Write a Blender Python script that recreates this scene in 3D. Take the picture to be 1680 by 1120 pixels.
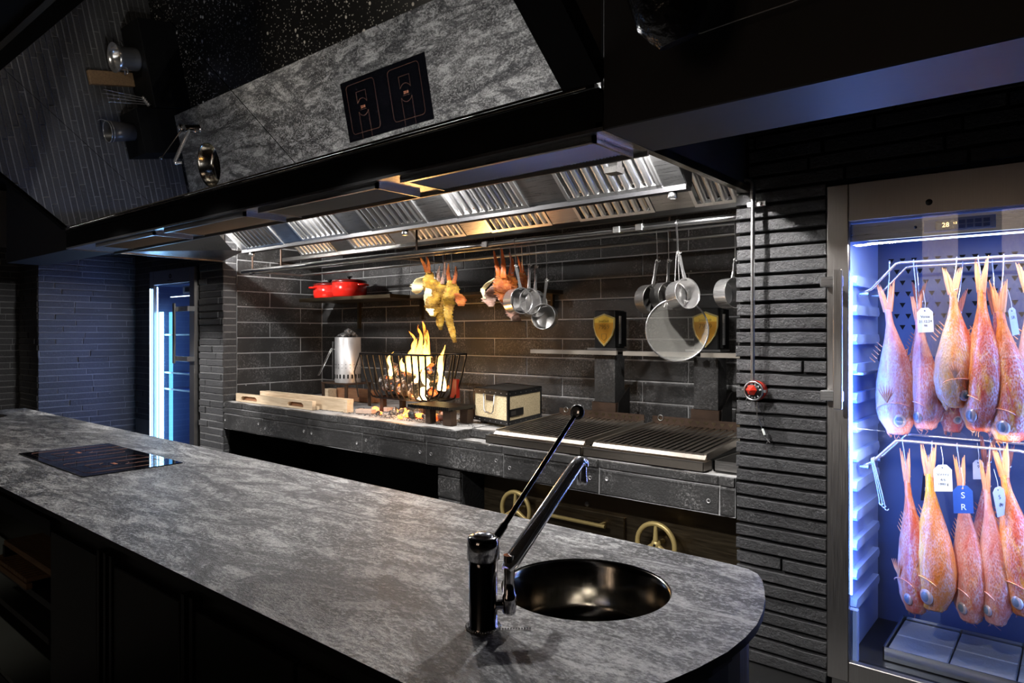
import bpy, bmesh, math, random
from mathutils import Vector, Matrix, noise
R = math.radians
PI = math.pi
SC = bpy.context.scene
COL = SC.collection
for _o in list(bpy.data.objects): bpy.data.objects.remove(_o)

# ------------------------------------------------------------------ camera
CAMZ = 1.57
FPX, HY = 1126.0, 547.0
YAW = math.atan2(936, 1126)
cam = bpy.data.cameras.new('camera'); camo = bpy.data.objects.new('camera', cam); COL.objects.link(camo)
camo.location = (0, 0, CAMZ); camo.rotation_euler = (PI/2, 0, YAW)
cam.sensor_fit = 'HORIZONTAL'; cam.sensor_width = 36; cam.lens = 36*FPX/1680
cam.shift_x = 0; cam.shift_y = -(560-HY)/1680
cam.clip_start = 0.02; cam.clip_end = 60
SC.camera = camo

# ------------------------------------------------------------------ world, lights, exposure
w = bpy.data.worlds.new('world'); SC.world = w; w.use_nodes = True
w.node_tree.nodes['Background'].inputs[0].default_value = (0.6, 0.68, 0.9, 1)
w.node_tree.nodes['Background'].inputs[1].default_value = 0.006
vs = SC.view_settings
vs.view_transform = 'Standard'; vs.look = 'None'; vs.gamma = 1; vs.use_curve_mapping = False
vs.exposure = 0.8
SC.display_settings.display_device = 'sRGB'

def light(kind, name, loc, energy, col=(1,1,1), target=None, size=0.05, size_y=None, spot=None, blend=0.5):
    l = bpy.data.lights.new(name, kind); o = bpy.data.objects.new(name, l); COL.objects.link(o)
    l.energy = energy; l.color = col; o.location = loc
    if kind == 'AREA':
        l.shape = 'RECTANGLE' if size_y else 'DISK'; l.size = size
        if size_y: l.size_y = size_y
    else: l.shadow_soft_size = size
    if kind == 'SPOT': l.spot_size = R(spot or 120); l.spot_blend = blend
    if target is not None:
        o.rotation_euler = (Vector(target)-Vector(loc)).to_track_quat('-Z', 'Y').to_euler()
    return o
WARM = (1.0, 0.90, 0.78); NEUT = (1.0, 0.97, 0.95); BLUE = (0.16, 0.36, 1.0)
# halogen lamps under the baffle filters: they light worktop, pillars and the lower hearth wall
for i, (x, e) in enumerate([(-1.50, 62), (-2.85, 36), (-4.20, 36), (-5.55, 70)]):
    light('POINT', 'hood_lamp', (x, 2.70, 2.435), e, NEUT, None, 0.022)
# small halogens under the grease trough, over the pots and badges
for x, e, tg in ((-1.50, 11, (-1.9, 4.1, 1.55)), (-3.4, 7, (-3.4, 3.9, 1.5)), (-5.3, 6, (-5.3, 4.0, 1.6))):
    light('SPOT', 'trough_lamp', (x, 3.0, 2.205), e, NEUT, tg, 0.015, spot=110, blend=0.6)
# ceiling spotlights on the dining side, aimed under the hood at hearth, pillars and worktop
SPOTS = [(-6.8, 0.05, 420, (-6.45, 3.25, 0.55), 29, NEUT), (-5.3, 0.0, 170, (-5.1, 3.3, 0.6), 33, NEUT), (-3.9, 0.0, 170, (-3.7, 3.3, 0.6), 33, NEUT), (-2.6, 0.0, 170, (-2.3, 3.3, 0.6), 33, NEUT), (-1.7, 0.0, 220, (-1.15, 3.3, 0.5), 29, NEUT), (-8.0, -0.4, 20, (-9.2, 0.2, 1.6), 90, WARM), (-5.4, -0.6, 70, (-5.2, 0.25, 0.0), 60, WARM)]
for x, y, e, tg, an, c in SPOTS:
    light('SPOT', 'ceiling_spot', (x, y, 3.0), e, c, tg, 0.03, spot=an, blend=0.5)

# ------------------------------------------------------------------ helpers
_fw = Vector((-math.sin(YAW), math.cos(YAW), 0)); _rt = Vector((math.cos(YAW), math.sin(YAW), 0)); _up = Vector((0,0,1))
def ray(u, v): return _fw + _rt*((u-840)/FPX) + _up*((HY-v)/FPX)
def at(u, v, y):                       # point of the photograph on the depth plane Y = y
    r = ray(u, v); p = r*(y/r.y); return Vector((p.x, p.y, p.z+CAMZ))
def gr(u, v, z):                       # point of the photograph on the level z
    r = ray(u, v); p = r*((z-CAMZ)/r.z); return Vector((p.x, p.y, z))

ORG = {}
def tag(o, label=None, cat=None, group=None, kind=None):
    if label: o['label'] = label
    if cat: o['category'] = cat
    if group: o['group'] = group
    if kind: o['kind'] = kind
    return o
def thing(name, label, cat, loc=(0,0,0), rz=0.0, group=None):
    o = bpy.data.objects.new(name, None); COL.objects.link(o); o.empty_display_size = 0.05
    o.location = loc; o.rotation_euler = (0,0,rz); ORG[o.name] = Vector(loc)
    return tag(o, label, cat, group)
def dup(root, loc, rz=None, label=None, group=None):
    r = root.copy(); COL.objects.link(r); r.location = loc
    if rz is not None: r.rotation_euler = (0,0,rz)
    if label: r['label'] = label
    if group: r['group'] = group
    def rec(a, b):
        for ch in [c for c in a.children]:
            c = ch.copy(); COL.objects.link(c); c.parent = b; rec(ch, c)
    rec(root, r); return r

class MB:
    def __init__(s): s.v = []; s.f = []; s.sm = []
    def add(s, vs_, fs, smooth=False):
        n = len(s.v); s.v += [tuple(p) for p in vs_]
        for f in fs: s.f.append([i+n for i in f]); s.sm.append(smooth)
        return s
    def box(s, x0, x1, y0, y1, z0, z1, b=0.0, M=None):
        if b <= 0:
            vs_ = [(x,y,z) for z in (z0,z1) for y in (y0,y1) for x in (x0,x1)]
            fs = [(0,2,3,1),(4,5,7,6),(0,1,5,4),(2,6,7,3),(0,4,6,2),(1,3,7,5)]
        else:
            b = min(b, (x1-x0)/2.01, (y1-y0)/2.01, (z1-z0)/2.01)
            bm = bmesh.new(); bmesh.ops.create_cube(bm, size=1)
            for q in bm.verts: q.co = Vector(((x0+x1)/2+q.co.x*(x1-x0), (y0+y1)/2+q.co.y*(y1-y0), (z0+z1)/2+q.co.z*(z1-z0)))
            bmesh.ops.bevel(bm, geom=bm.edges[:], offset=b, segments=1, affect='EDGES')
            bm.verts.index_update(); vs_ = [tuple(q.co) for q in bm.verts]; fs = [[q.index for q in f.verts] for f in bm.faces]; bm.free()
        if M is not None: vs_ = [M @ Vector(p) for p in vs_]
        return s.add(vs_, fs)
    def tube(s, pts, r, seg=8, caps=True, closed=False, rf=None):
        pts = [Vector(p) for p in pts]; n = len(pts); vs_ = []; fs = []
        t0 = (pts[1]-pts[0]).normalized(); a = Vector((0,0,1)) if abs(t0.z) < 0.9 else Vector((1,0,0))
        u = t0.cross(a).normalized()
        for i, p in enumerate(pts):
            if closed: t = (pts[(i+1) % n]-pts[i-1]).normalized()
            elif i == 0: t = t0
            elif i == n-1: t = (pts[-1]-pts[-2]).normalized()
            else: t = ((pts[i+1]-p).normalized()+(p-pts[i-1]).normalized()).normalized()
            u = (u - t*u.dot(t)); u = u.normalized() if u.length > 1e-6 else t.orthogonal().normalized()
            w_ = t.cross(u); rr = rf[i] if rf else (r[i] if isinstance(r, (list, tuple)) else r)
            for k in range(seg):
                an = 2*PI*k/seg; vs_.append(p + (u*math.cos(an)+w_*math.sin(an))*rr)
        m = n if closed else n-1
        for i in range(m):
            for k in range(seg):
                a0 = i*seg+k; a1 = i*seg+(k+1) % seg; b0 = ((i+1) % n)*seg+k; b1 = ((i+1) % n)*seg+(k+1) % seg
                fs.append((a0, a1, b1, b0))
        s.add(vs_, fs, True)
        if caps and not closed:
            s.add([vs_[k] for k in range(seg)], [tuple(range(seg))[::-1]]); s.add([vs_[(n-1)*seg+k] for k in range(seg)], [tuple(range(seg))])
        return s
    def lathe(s, prof, M=None, seg=28, smooth=True):
        vs_ = []; fs = []; n = len(prof)
        for r_, z in prof:
            for k in range(seg):
                an = 2*PI*k/seg; vs_.append(Vector((r_*math.cos(an), r_*math.sin(an), z)))
        for i in range(n-1):
            for k in range(seg):
                fs.append((i*seg+k, i*seg+(k+1) % seg, (i+1)*seg+(k+1) % seg, (i+1)*seg+k))
        if M is not None: vs_ = [M @ p for p in vs_]
        return s.add(vs_, fs, smooth)
    def prism(s, poly, z0, z1, M=None):
        n = len(poly); vs_ = [Vector((p[0], p[1], z)) for z in (z0, z1) for p in poly]
        fs = [tuple(range(n))[::-1], tuple(range(n, 2*n))] + [(i, (i+1) % n, n+(i+1) % n, n+i) for i in range(n)]
        if M is not None: vs_ = [M @ p for p in vs_]
        return s.add(vs_, fs)
    def ball(s, c, r, seg=12, rings=8, sc=(1,1,1), M=None):
        prof = [(max(1e-4, r*math.sin(PI*i/rings)), -r*math.cos(PI*i/rings)) for i in range(rings+1)]
        T = Matrix.Translation(Vector(c)) @ Matrix.Diagonal((*sc, 1))
        if M is not None: T = M @ T
        return s.lathe(prof, T, seg)
    def build(s, name, mat, parent=None, smooth=None, local=False):
        me = bpy.data.meshes.new(name)
        off = ORG.get(parent.name, Vector()) if (parent is not None and not local) else Vector()
        me.from_pydata([(p[0]-off.x, p[1]-off.y, p[2]-off.z) for p in s.v], [], s.f)
        me.polygons.foreach_set('use_smooth', [bool(b) if smooth is None else smooth for b in s.sm])
        me.update()
        bm = bmesh.new(); bm.from_mesh(me); bmesh.ops.recalc_face_normals(bm, faces=bm.faces); bm.to_mesh(me); bm.free()
        o = bpy.data.objects.new(name, me); COL.objects.link(o)
        if mat: me.materials.append(mat)
        if parent is not None: o.parent = parent; ORG[o.name] = off
        return o
def top(name, mb, mat, label, cat, group=None, base=None):
    """a thing that is one mesh, its origin at its base"""
    xs = [p[0] for p in mb.v]; ys = [p[1] for p in mb.v]; zs = [p[2] for p in mb.v]
    b = Vector(base) if base is not None else Vector(((min(xs)+max(xs))/2, (min(ys)+max(ys))/2, min(zs)))
    mb.v = [(p[0]-b.x, p[1]-b.y, p[2]-b.z) for p in mb.v]
    o = mb.build(name, mat); o.location = b; return tag(o, label, cat, group)
def struct(name, mb, mat, label=None):
    o = mb.build(name, mat); return tag(o, label, None, None, 'structure')

def curve_flat(name, loops, thick, mat, parent=None, M=None, bevel=0.0, res=6):
    """flat plate cut from 2D outlines (holes allowed), given thickness"""
    cu = bpy.data.curves.new('tmp', 'CURVE'); cu.dimensions = '2D'; cu.fill_mode = 'BOTH'; cu.extrude = thick/2; cu.bevel_depth = bevel; cu.bevel_resolution = 1
    for lp in loops:
        sp = cu.splines.new('POLY'); sp.points.add(len(lp)-1)
        for i, p in enumerate(lp): sp.points[i].co = (p[0], p[1], 0, 1)
        sp.use_cyclic_u = True
    return _conv(name, cu, mat, parent, M)
def text(name, s, size, mat, parent=None, M=None, thick=0.0008, align='CENTER', mirror=False):
    cu = bpy.data.curves.new('tmp', 'FONT'); cu.body = s; cu.size = size; cu.extrude = thick/2; cu.align_x = align; cu.align_y = 'CENTER'; cu.resolution_u = 3
    if mirror: M = (M or Matrix()) @ Matrix.Diagonal((-1,1,1,1))
    return _conv(name, cu, mat, parent, M)
def _conv(name, cu, mat, parent, M):
    t = bpy.data.objects.new('tmp', cu); COL.objects.link(t)
    dg = bpy.context.evaluated_depsgraph_get(); me = bpy.data.meshes.new_from_object(t.evaluated_get(dg), depsgraph=dg)
    bpy.data.objects.remove(t); bpy.data.curves.remove(cu); me.name = name
    if M is not None: me.transform(M)
    off = ORG.get(parent.name, Vector()) if parent is not None else Vector()
    me.transform(Matrix.Translation(-off)); me.materials.clear(); me.materials.append(mat)
    o = bpy.data.objects.new(name, me); COL.objects.link(o)
    if parent is not None: o.parent = parent; ORG[o.name] = off
    return o
def circ(cx, cy, r, n=32, rx=None): return [(cx+(rx or r)*math.cos(2*PI*i/n), cy+r*math.sin(2*PI*i/n)) for i in range(n)]
def rrect(x0, x1, y0, y1, r, n=4):
    o = []
    for cx, cy, a in ((x1-r, y0+r, -90), (x1-r, y1-r, 0), (x0+r, y1-r, 90), (x0+r, y0+r, 180)):
        for i in range(n+1): t = R(a+90*i/n); o.append((cx+r*math.cos(t), cy+r*math.sin(t)))
    return o
def basis(o, x, y, z): 
    x, y, z = Vector(x), Vector(y), Vector(z)
    return Matrix(((x.x,y.x,z.x,o[0]),(x.y,y.y,z.y,o[1]),(x.z,y.z,z.z,o[2]),(0,0,0,1)))
def face_m(o, n=(0,-1,0)):            # plane standing upright, facing n: local x to the viewer's right, y up
    n = Vector(n).normalized(); x = Vector((0,0,1)).cross(n).normalized(); y = n.cross(x)
    return basis(o, x, y, n)

# ------------------------------------------------------------------ materials
class NT:
    def __init__(s, name):
        m = bpy.data.materials.new(name); m.use_nodes = True; s.m = m; s.nt = m.node_tree; s.N = s.nt.nodes; s.L = s.nt.links
        s.b = s.N['Principled BSDF']; s.out = s.N['Material Output']; s._pos = None
    def n(s, t, **k):
        q = s.N.new(t)
        for a, b in k.items(): setattr(q, a, b)
        return q
    def link(s, a, b): s.L.new(a, b)
    def geo(s): return s.n('ShaderNodeNewGeometry').outputs['Position']
    def obj(s): return s.n('ShaderNodeTexCoord').outputs['Object']
    def map(s, vec, scale=(1,1,1), rot=(0,0,0)):
        q = s.n('ShaderNodeMapping'); q.inputs['Scale'].default_value = scale; q.inputs['Rotation'].default_value = rot; s.link(vec, q.inputs[0]); return q.outputs[0]
    def noise(s, vec, scale, detail=4, rough=0.55, dist=0.0):
        q = s.n('ShaderNodeTexNoise'); q.inputs['Scale'].default_value = scale; q.inputs['Detail'].default_value = detail; q.inputs['Roughness'].default_value = rough; q.inputs['Distortion'].default_value = dist
        s.link(vec, q.inputs['Vector']); return q.outputs['Fac']
    def voro(s, vec, scale, feat='F1', out='Distance'):
        q = s.n('ShaderNodeTexVoronoi'); q.feature = feat; q.inputs['Scale'].default_value = scale; s.link(vec, q.inputs['Vector']); return q.outputs[out]
    def ramp(s, fac, stops):
        q = s.n('ShaderNodeValToRGB'); e = q.color_ramp.elements
        while len(e) < len(stops): e.new(0.5)
        for i, (p, c) in enumerate(stops):
            e[i].position = p; e[i].color = (c, c, c, 1) if isinstance(c, (int, float)) else (*c, 1)
        s.link(fac, q.inputs[0]); return q.outputs[0]
    def mix(s, fac, a, b, mode='MIX'):
        q = s.n('ShaderNodeMix', data_type='RGBA', blend_type=mode)
        for i, val in ((0, fac), (6, a), (7, b)):
            sock = q.inputs[i]
            if hasattr(val, 'links'): s.link(val, sock)
            elif isinstance(val, (int, float)): sock.default_value = val if i == 0 else (val, val, val, 1)
            else: sock.default_value = (*val, 1)
        return q.outputs[2]
    def math(s, op, a, b=0.0):
        q = s.n('ShaderNodeMath', operation=op)
        for i, val in enumerate((a, b)):
            if hasattr(val, 'links'): s.link(val, q.inputs[i])
            else: q.inputs[i].default_value = val
        return q.outputs[0]
    def bump(s, h, st=0.5, d=0.01, prev=None):
        q = s.n('ShaderNodeBump'); q.inputs['Strength'].default_value = st; q.inputs['Distance'].default_value = d
        s.link(h, q.inputs['Height'])
        if prev is not None: s.link(prev, q.inputs['Normal'])
        s.link(q.outputs[0], s.b.inputs['Normal']); return q.outputs[0]
    def col(s, v):
        if hasattr(v, 'links'): s.link(v, s.b.inputs['Base Color'])
        else: s.b.inputs['Base Color'].default_value = (*v, 1)
    def set(s, rough=None, metal=None, **k):
        for nm, v in (('Roughness', rough), ('Metallic', metal)):
            if v is None: continue
            if hasattr(v, 'links'): s.link(v, s.b.inputs[nm])
            else: s.b.inputs[nm].default_value = v
        for a, v in k.items():
            i = s.b.inputs[a]
            if hasattr(v, 'links'): s.link(v, i)
            else: i.default_value = v
        return s
def simple(name, c, rough=0.5, metal=0.0, var=0.15, sc=8.0, bump=0.0, bsc=40.0, bd=0.002, **k):
    t = NT(name); p = t.obj(); f = t.noise(p, sc, 4)
    a = tuple(x*(1-var) for x in c); b = tuple(min(1, x*(1+var)) for x in c)
    t.col(t.mix(f, a, b)); t.set(rough, metal, **k)
    if bump > 0: t.bump(t.noise(p, bsc, 4), bump, bd)
    return t.m
def emit(name, c, st):
    t = NT(name); t.col((0,0,0)); t.b.inputs['Emission Color'].default_value = (*c, 1); t.b.inputs['Emission Strength'].default_value = st; return t.m

def m_brick(name, lo, hi, rough, scuff=0.25, hue=(1,1,1.04), bs=0.9):
    t = NT(name); p = t.geo(); oi = t.n('ShaderNodeObjectInfo').outputs['Random']
    big = t.noise(p, 2.2, 3); fine = t.noise(p, 38, 6, 0.7)
    v = t.math('ADD', t.math('MULTIPLY', oi, 0.45), t.math('MULTIPLY', big, 0.6))
    base = t.mix(v, tuple(lo*h for h in hue), tuple(hi*h for h in hue))
    sp = t.ramp(t.noise(p, 60, 6, 0.75), [(0.56, 0), (0.72, 1)])
    sp2 = t.math('MULTIPLY', sp, t.ramp(t.noise(p, 5, 3), [(0.4, 0), (0.65, 1)]))
    base = t.mix(t.math('MULTIPLY', sp2, scuff), base, (0.55, 0.55, 0.58))
    t.col(base); t.set(rough)
    b1 = t.bump(fine, bs, 0.012); t.bump(t.noise(p, 140, 4, 0.7), 0.6, 0.004, b1)
    return t.m
def m_tile(name, lo, hi, scuff, rough=0.5):
    t = NT(name); p = t.geo(); oi = t.n('ShaderNodeObjectInfo').outputs['Random']
    big = t.noise(p, 1.8, 4); v = t.math('ADD', t.math('MULTIPLY', oi, 0.35), t.math('MULTIPLY', big, 0.7))
    base = t.mix(v, (lo, lo*0.97, lo*0.95), (hi, hi*0.98, hi*0.97))
    cl = t.ramp(t.noise(p, 4.5, 5, 0.65), [(0.42, 0), (0.75, 1)])
    sp = t.ramp(t.noise(p, 75, 5, 0.8), [(0.5, 0), (0.68, 1)])
    base = t.mix(t.math('MULTIPLY', t.math('MULTIPLY', cl, sp), scuff), base, (0.62, 0.61, 0.6))
    dots = t.ramp(t.voro(p, 5.5), [(0.02, 1), (0.05, 0)])
    base = t.mix(t.math('MULTIPLY', dots, 0.5), base, (0.7, 0.7, 0.7))
    t.col(base); t.set(rough); b1 = t.bump(t.noise(p, 26, 6, 0.7), 0.55, 0.008); t.bump(t.noise(p, 180, 3), 0.5, 0.003, b1)
    return t.m
BRICK = m_brick('dark_painted_brick', 0.022, 0.07, 0.34, 0.2)
BRICK_L = m_brick('charcoal_brick', 0.035, 0.085, 0.6, 0.35)
MORTAR_D = m_brick('black_mortar', 0.006, 0.012, 0.9, 0.0)
MORTAR_L = m_brick('pale_mortar', 0.14, 0.28, 0.9, 0.2, (1,1,1))
TILE = m_tile('charcoal_fire_tile', 0.012, 0.04, 0.6)
TILE_H = m_tile('hearth_tile', 0.02, 0.05, 0.7, 0.45)
GROUT = m_brick('grey_grout', 0.3, 0.45, 0.9, 0.1, (1,1,1))
def m_ash():
    t = NT('ash_dusted_stone'); p = t.geo(); f = t.noise(p, 7, 6, 0.7)
    t.col(t.ramp(f, [(0.3, (0.12,0.12,0.12)), (0.5, (0.38,0.37,0.36)), (0.7, (0.6,0.59,0.57))])); t.set(0.8); t.bump(t.noise(p, 50, 5), 0.5, 0.006); return t.m
ASHST = m_ash()
def m_counter():
    t = NT('grey_slate_worktop'); p0 = t.geo(); p = t.map(p0, (0.55, 1.5, 1), (0, 0, R(-12)))
    a = t.noise(p, 2.4, 12, 0.68, 0.9); b = t.noise(p, 9, 8, 0.72, 0.7); c = t.noise(t.map(p0, (0.8,1.25,1)), 95, 5, 0.75)
    base = t.ramp(a, [(0.34, (0.012,0.012,0.014)), (0.46, (0.06,0.061,0.063)), (0.56, (0.15,0.15,0.152)), (0.68, (0.32,0.32,0.32))])
    base = t.mix(0.5, base, t.ramp(b, [(0.42, 0.006), (0.5, 0.08), (0.59, 0.44)]), 'MIX')
    base = t.mix(t.ramp(c, [(0.50, 0), (0.60, 0.55)]), base, (0.45,0.45,0.45))
    base = t.mix(t.ramp(c, [(0.38, 0.7), (0.47, 0)]), base, (0.012,0.012,0.014))
    ridge = t.math('ABSOLUTE', t.math('SUBTRACT', t.noise(p, 1.5, 8, 0.62, 1.2), 0.5))
    base = t.mix(t.ramp(ridge, [(0.0, 0.85), (0.03, 0)]), base, (0.025,0.025,0.028))
    t.col(t.mix(1.0, base, (1.45,1.45,1.43), 'MULTIPLY')); t.set(t.ramp(c, [(0.3, 0.36), (0.7, 0.55)]), **{'Specular IOR Level': 0.4})
    b1 = t.bump(b, 0.35, 0.01); t.bump(c, 0.9, 0.006, b1); return t.m
COUNTER = m_counter()
def m_floor():
    t = NT('black_terrazzo_floor'); p = t.geo()
    d = t.voro(p, 34); base = t.mix(t.ramp(d, [(0.17, 1), (0.22, 0)]), (0.008,0.008,0.008), (0.62,0.6,0.55))
    d2 = t.voro(p, 8); base = t.mix(t.ramp(d2, [(0.12, 1), (0.15, 0)]), base, (0.75,0.72,0.66))
    t.col(base); t.set(0.35); return t.m
FLOOR = m_floor()
def m_steel(name, c=0.55, rough=0.28, axis=(1, 60, 60), tint=(1,1,1), aniso=0.0):
    t = NT(name); p = t.map(t.obj(), axis); f = t.noise(p, 6, 4, 0.6)
    t.col(t.mix(f, tuple(c*0.8*x for x in tint), tuple(min(1, c*1.15*x) for x in tint))); t.set(t.ramp(f, [(0.2, rough*0.75), (0.8, rough*1.3)]), 1.0)
    t.bump(f, 0.12, 0.001); return t.m
STEEL = m_steel('brushed_steel', 0.5, 0.3, (1, 60, 60))
STEEL_D = m_steel('dark_brushed_steel', 0.28, 0.38, (1, 40, 40), (1, 0.97, 0.93))
STEEL_P = None
STEEL_F = m_steel('fridge_steel', 0.36, 0.36, (60, 60, 1), (1.0, 0.95, 0.9))
STEEL_C = m_steel('filter_steel', 0.88, 0.34, (30, 1, 1))
SINKM = m_steel('sink_steel', 0.42, 0.14, (60, 60, 1), (1, 0.93, 0.8))
CHROME = simple('chrome', (0.88, 0.88, 0.9), 0.12, 0.82, 0.03)
STEEL_P = simple('polished_pan_steel', (0.78, 0.77, 0.76), 0.2, 0.88, 0.06, 4)
CHROME_D = simple('black_chrome', (0.5, 0.48, 0.48), 0.11, 1.0, 0.05)
BLACK = simple('black_satin_metal', (0.008, 0.008, 0.008), 0.35, 0.0, 0.3)
BLACK_M = simple('matt_black_paint', (0.005, 0.005, 0.005), 0.6, 0.0, 0.3, **{'Specular IOR Level': 0.15})
BEAMM = simple('black_plaster_beam', (0.024, 0.022, 0.022), 0.55, 0.0, 0.3, 4, 0.15, 30)
IRON = simple('black_iron', (0.018, 0.016, 0.015), 0.45, 0.6, 0.4, 20, 0.4, 80)
IRON_R = simple('rusty_iron', (0.06, 0.035, 0.022), 0.6, 0.5, 0.6, 14, 0.5, 60)
BRONZE = m_steel('bronze_steel', 0.17, 0.36, (1, 14, 14), (1.0, 0.78, 0.5))
BRASS = simple('brass_paint', (0.50, 0.38, 0.15), 0.4, 0.35, 0.2, 10, 0.1, 60)
GOLD = simple('gold_badge', (0.95, 0.58, 0.08), 0.35, 0.0, 0.25, 30, 0.2, 90)
GOLD_D = simple('dark_gold', (0.33, 0.17, 0.03), 0.4, 0.5, 0.2, 30)
MIRROR = simple('mirror_glass', (0.86, 0.87, 0.86), 0.012, 1.0, 0.0)
RED = simple('red_enamel', (0.72, 0.02, 0.012), 0.16, 0.0, 0.1, 6, **{'Coat Weight': 0.5})
REDP = simple('red_plastic', (0.55, 0.03, 0.015), 0.25, 0.0, 0.15)
INDUCT = simple('black_glass_hob', (0.004, 0.004, 0.006), 0.03, 0.0, 0.0, **{'Specular IOR Level': 0.6})
COPPERL = simple('copper_print', (0.3, 0.15, 0.1), 0.4, 0.3, 0.05)
WHITEP = simple('white_print', (0.85, 0.85, 0.85), 0.5)
INK = simple('black_ink', (0.01, 0.01, 0.015), 0.6)
PAPER = simple('white_tag_card', (0.78, 0.82, 0.78), 0.6, 0.0, 0.05)
PAPER_B = simple('navy_tag_card', (0.03, 0.09, 0.32), 0.5, 0.0, 0.1)
PAPER_G = simple('grey_tag_card', (0.45, 0.42, 0.42), 0.6, 0.0, 0.05)
def m_wood(name, a, b, ax=(1, 12, 12), rough=0.55):
    t = NT(name); p = t.map(t.obj(), ax); f = t.noise(p, 5, 6, 0.6, 0.6)
    t.col(t.ramp(f, [(0.3, a), (0.7, b)])); t.set(rough); t.bump(f, 0.2, 0.002); return t.m
WOOD_P = m_wood('pale_wood', (0.55, 0.40, 0.25), (0.78, 0.64, 0.46))
WOOD_B = m_wood('brown_wood', (0.22, 0.10, 0.05), (0.40, 0.2, 0.1))
WOOD_D = m_wood('slatted_wood', (0.17, 0.10, 0.05), (0.32, 0.20, 0.10))
def m_konro():
    t = NT('cream_diatomite'); p = t.obj(); f = t.noise(p, 160, 2, 0.9)
    t.col(t.ramp(f, [(0.35, (0.28,0.2,0.1)), (0.47, (0.68,0.55,0.33)), (0.7, (0.8,0.68,0.44))])); t.set(0.85); return t.m
KONRO = m_konro()
def m_galv():
    t = NT('galvanised_steel'); p = t.geo(); f = t.voro(p, 40, 'F1', 'Color'); g = t.noise(p, 8, 5)
    t.col(t.mix(g, (0.32,0.32,0.33), (0.62,0.61,0.6))); t.set(t.ramp(g, [(0.3, 0.35), (0.7, 0.6)]), 0.7); t.bump(t.noise(p, 25, 4), 0.25, 0.004); return t.m
GALV = m_galv()
GREYM = simple('grey_coated_steel', (0.022, 0.022, 0.024), 0.5, 0.2, 0.1)
FLOOR_K = simple('black_kitchen_floor', (0.006, 0.006, 0.006), 0.5, 0.0, 0.3)
def m_log():
    t = NT('charred_log'); p = t.geo(); f = t.noise(p, 22, 6, 0.75, 0.4); c = t.ramp(f, [(0.40, (0.006,0.005,0.005)), (0.52, (0.05,0.03,0.02)), (0.60, (0.45,0.43,0.41)), (0.75, (0.75,0.73,0.7))])
    t.col(c); t.set(0.9); g = t.ramp(t.noise(p, 14, 4), [(0.60, 0.0), (0.68, 1.0)])
    t.b.inputs['Emission Color'].default_value = (1.0, 0.18, 0.02, 1); t.link(t.math('MULTIPLY', g, 1.6), t.b.inputs['Emission Strength'])
    t.bump(f, 0.9, 0.02); return t.m
LOG = m_log()
def m_ember():
    t = NT('glowing_ember'); p = t.geo(); f = t.noise(p, 30, 4, 0.7)
    t.col(t.ramp(f, [(0.4, (0.02,0.015,0.01)), (0.7, (0.4,0.38,0.36))])); t.set(0.9)
    t.link(t.ramp(f, [(0.35, (1.0,0.35,0.05)), (0.55, (1.0,0.10,0.01)), (0.7, (0.05,0.0,0.0))]), t.b.inputs['Emission Color'])
    t.b.inputs['Emission Strength'].default_value = 3.0; return t.m
EMBER = m_ember()
def m_coal():
    t = NT('charcoal_with_ash'); p = t.geo(); f = t.noise(p, 30, 5, 0.7)
    t.col(t.ramp(f, [(0.42, (0.01,0.01,0.01)), (0.58, (0.12,0.12,0.12)), (0.68, (0.6,0.6,0.6))])); t.set(0.8); t.bump(f, 0.7, 0.01); return t.m
COAL = m_coal()
def m_flame(name, z0, z1, st):
    t = NT(name); N = t.N; N.remove(t.b)
    p = t.geo(); sx = t.n('ShaderNodeSeparateXYZ'); t.link(p, sx.inputs[0])
    h = t.n('ShaderNodeMapRange'); h.inputs[1].default_value = z0; h.inputs[2].default_value = z1; t.link(sx.outputs[2], h.inputs[0])
    nz = t.noise(t.map(p, (1, 1, 0.28)), 26, 4, 0.65, 0.6)
    lw = t.n('ShaderNodeLayerWeight'); lw.inputs[0].default_value = 0.35
    core = t.math('MULTIPLY', t.math('SUBTRACT', 1.0, lw.outputs['Facing']), 1.0)
    col = t.ramp(t.math('ADD', t.math('MULTIPLY', nz, 0.6), t.math('MULTIPLY', h.outputs[0], 0.5)), [(0.25, (1.0,0.80,0.42)), (0.5, (1.0,0.55,0.10)), (0.8, (1.0,0.22,0.02))])
    em = t.n('ShaderNodeEmission'); t.link(col, em.inputs[0]); em.inputs[1].default_value = st
    tr = t.n('ShaderNodeBsdfTransparent'); mx = t.n('ShaderNodeMixShader')
    al = t.math('MULTIPLY', t.math('POWER', core, 1.4), t.ramp(t.math('SUBTRACT', nz, t.math('MULTIPLY', h.outputs[0], 0.25)), [(0.22, 0), (0.5, 1)]))
    t.link(al, mx.inputs[0]); t.link(tr.outputs[0], mx.inputs[1]); t.link(em.outputs[0], mx.inputs[2]); t.link(mx.outputs[0], t.out.inputs[0]); return t.m
def m_glass(name, tint=(0.93,0.96,1.0)):
    t = NT(name); N = t.N; N.remove(t.b)
    gl = t.n('ShaderNodeBsdfGlossy'); gl.inputs['Roughness'].default_value = 0.01
    tr = t.n('ShaderNodeBsdfTransparent'); tr.inputs[0].default_value = (*tint, 1)
    lw = t.n('ShaderNodeLayerWeight'); lw.inputs[0].default_value = 0.5; mx = t.n('ShaderNodeMixShader')
    t.link(t.math('ADD', 0.045, t.math('MULTIPLY', 0.9, t.math('POWER', lw.outputs['Facing'], 5.0))), mx.inputs[0]); t.link(tr.outputs[0], mx.inputs[1]); t.link(gl.outputs[0], mx.inputs[2]); t.link(mx.outputs[0], t.out.inputs[0]); return t.m
GLASS = m_glass('door_glass')
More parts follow.
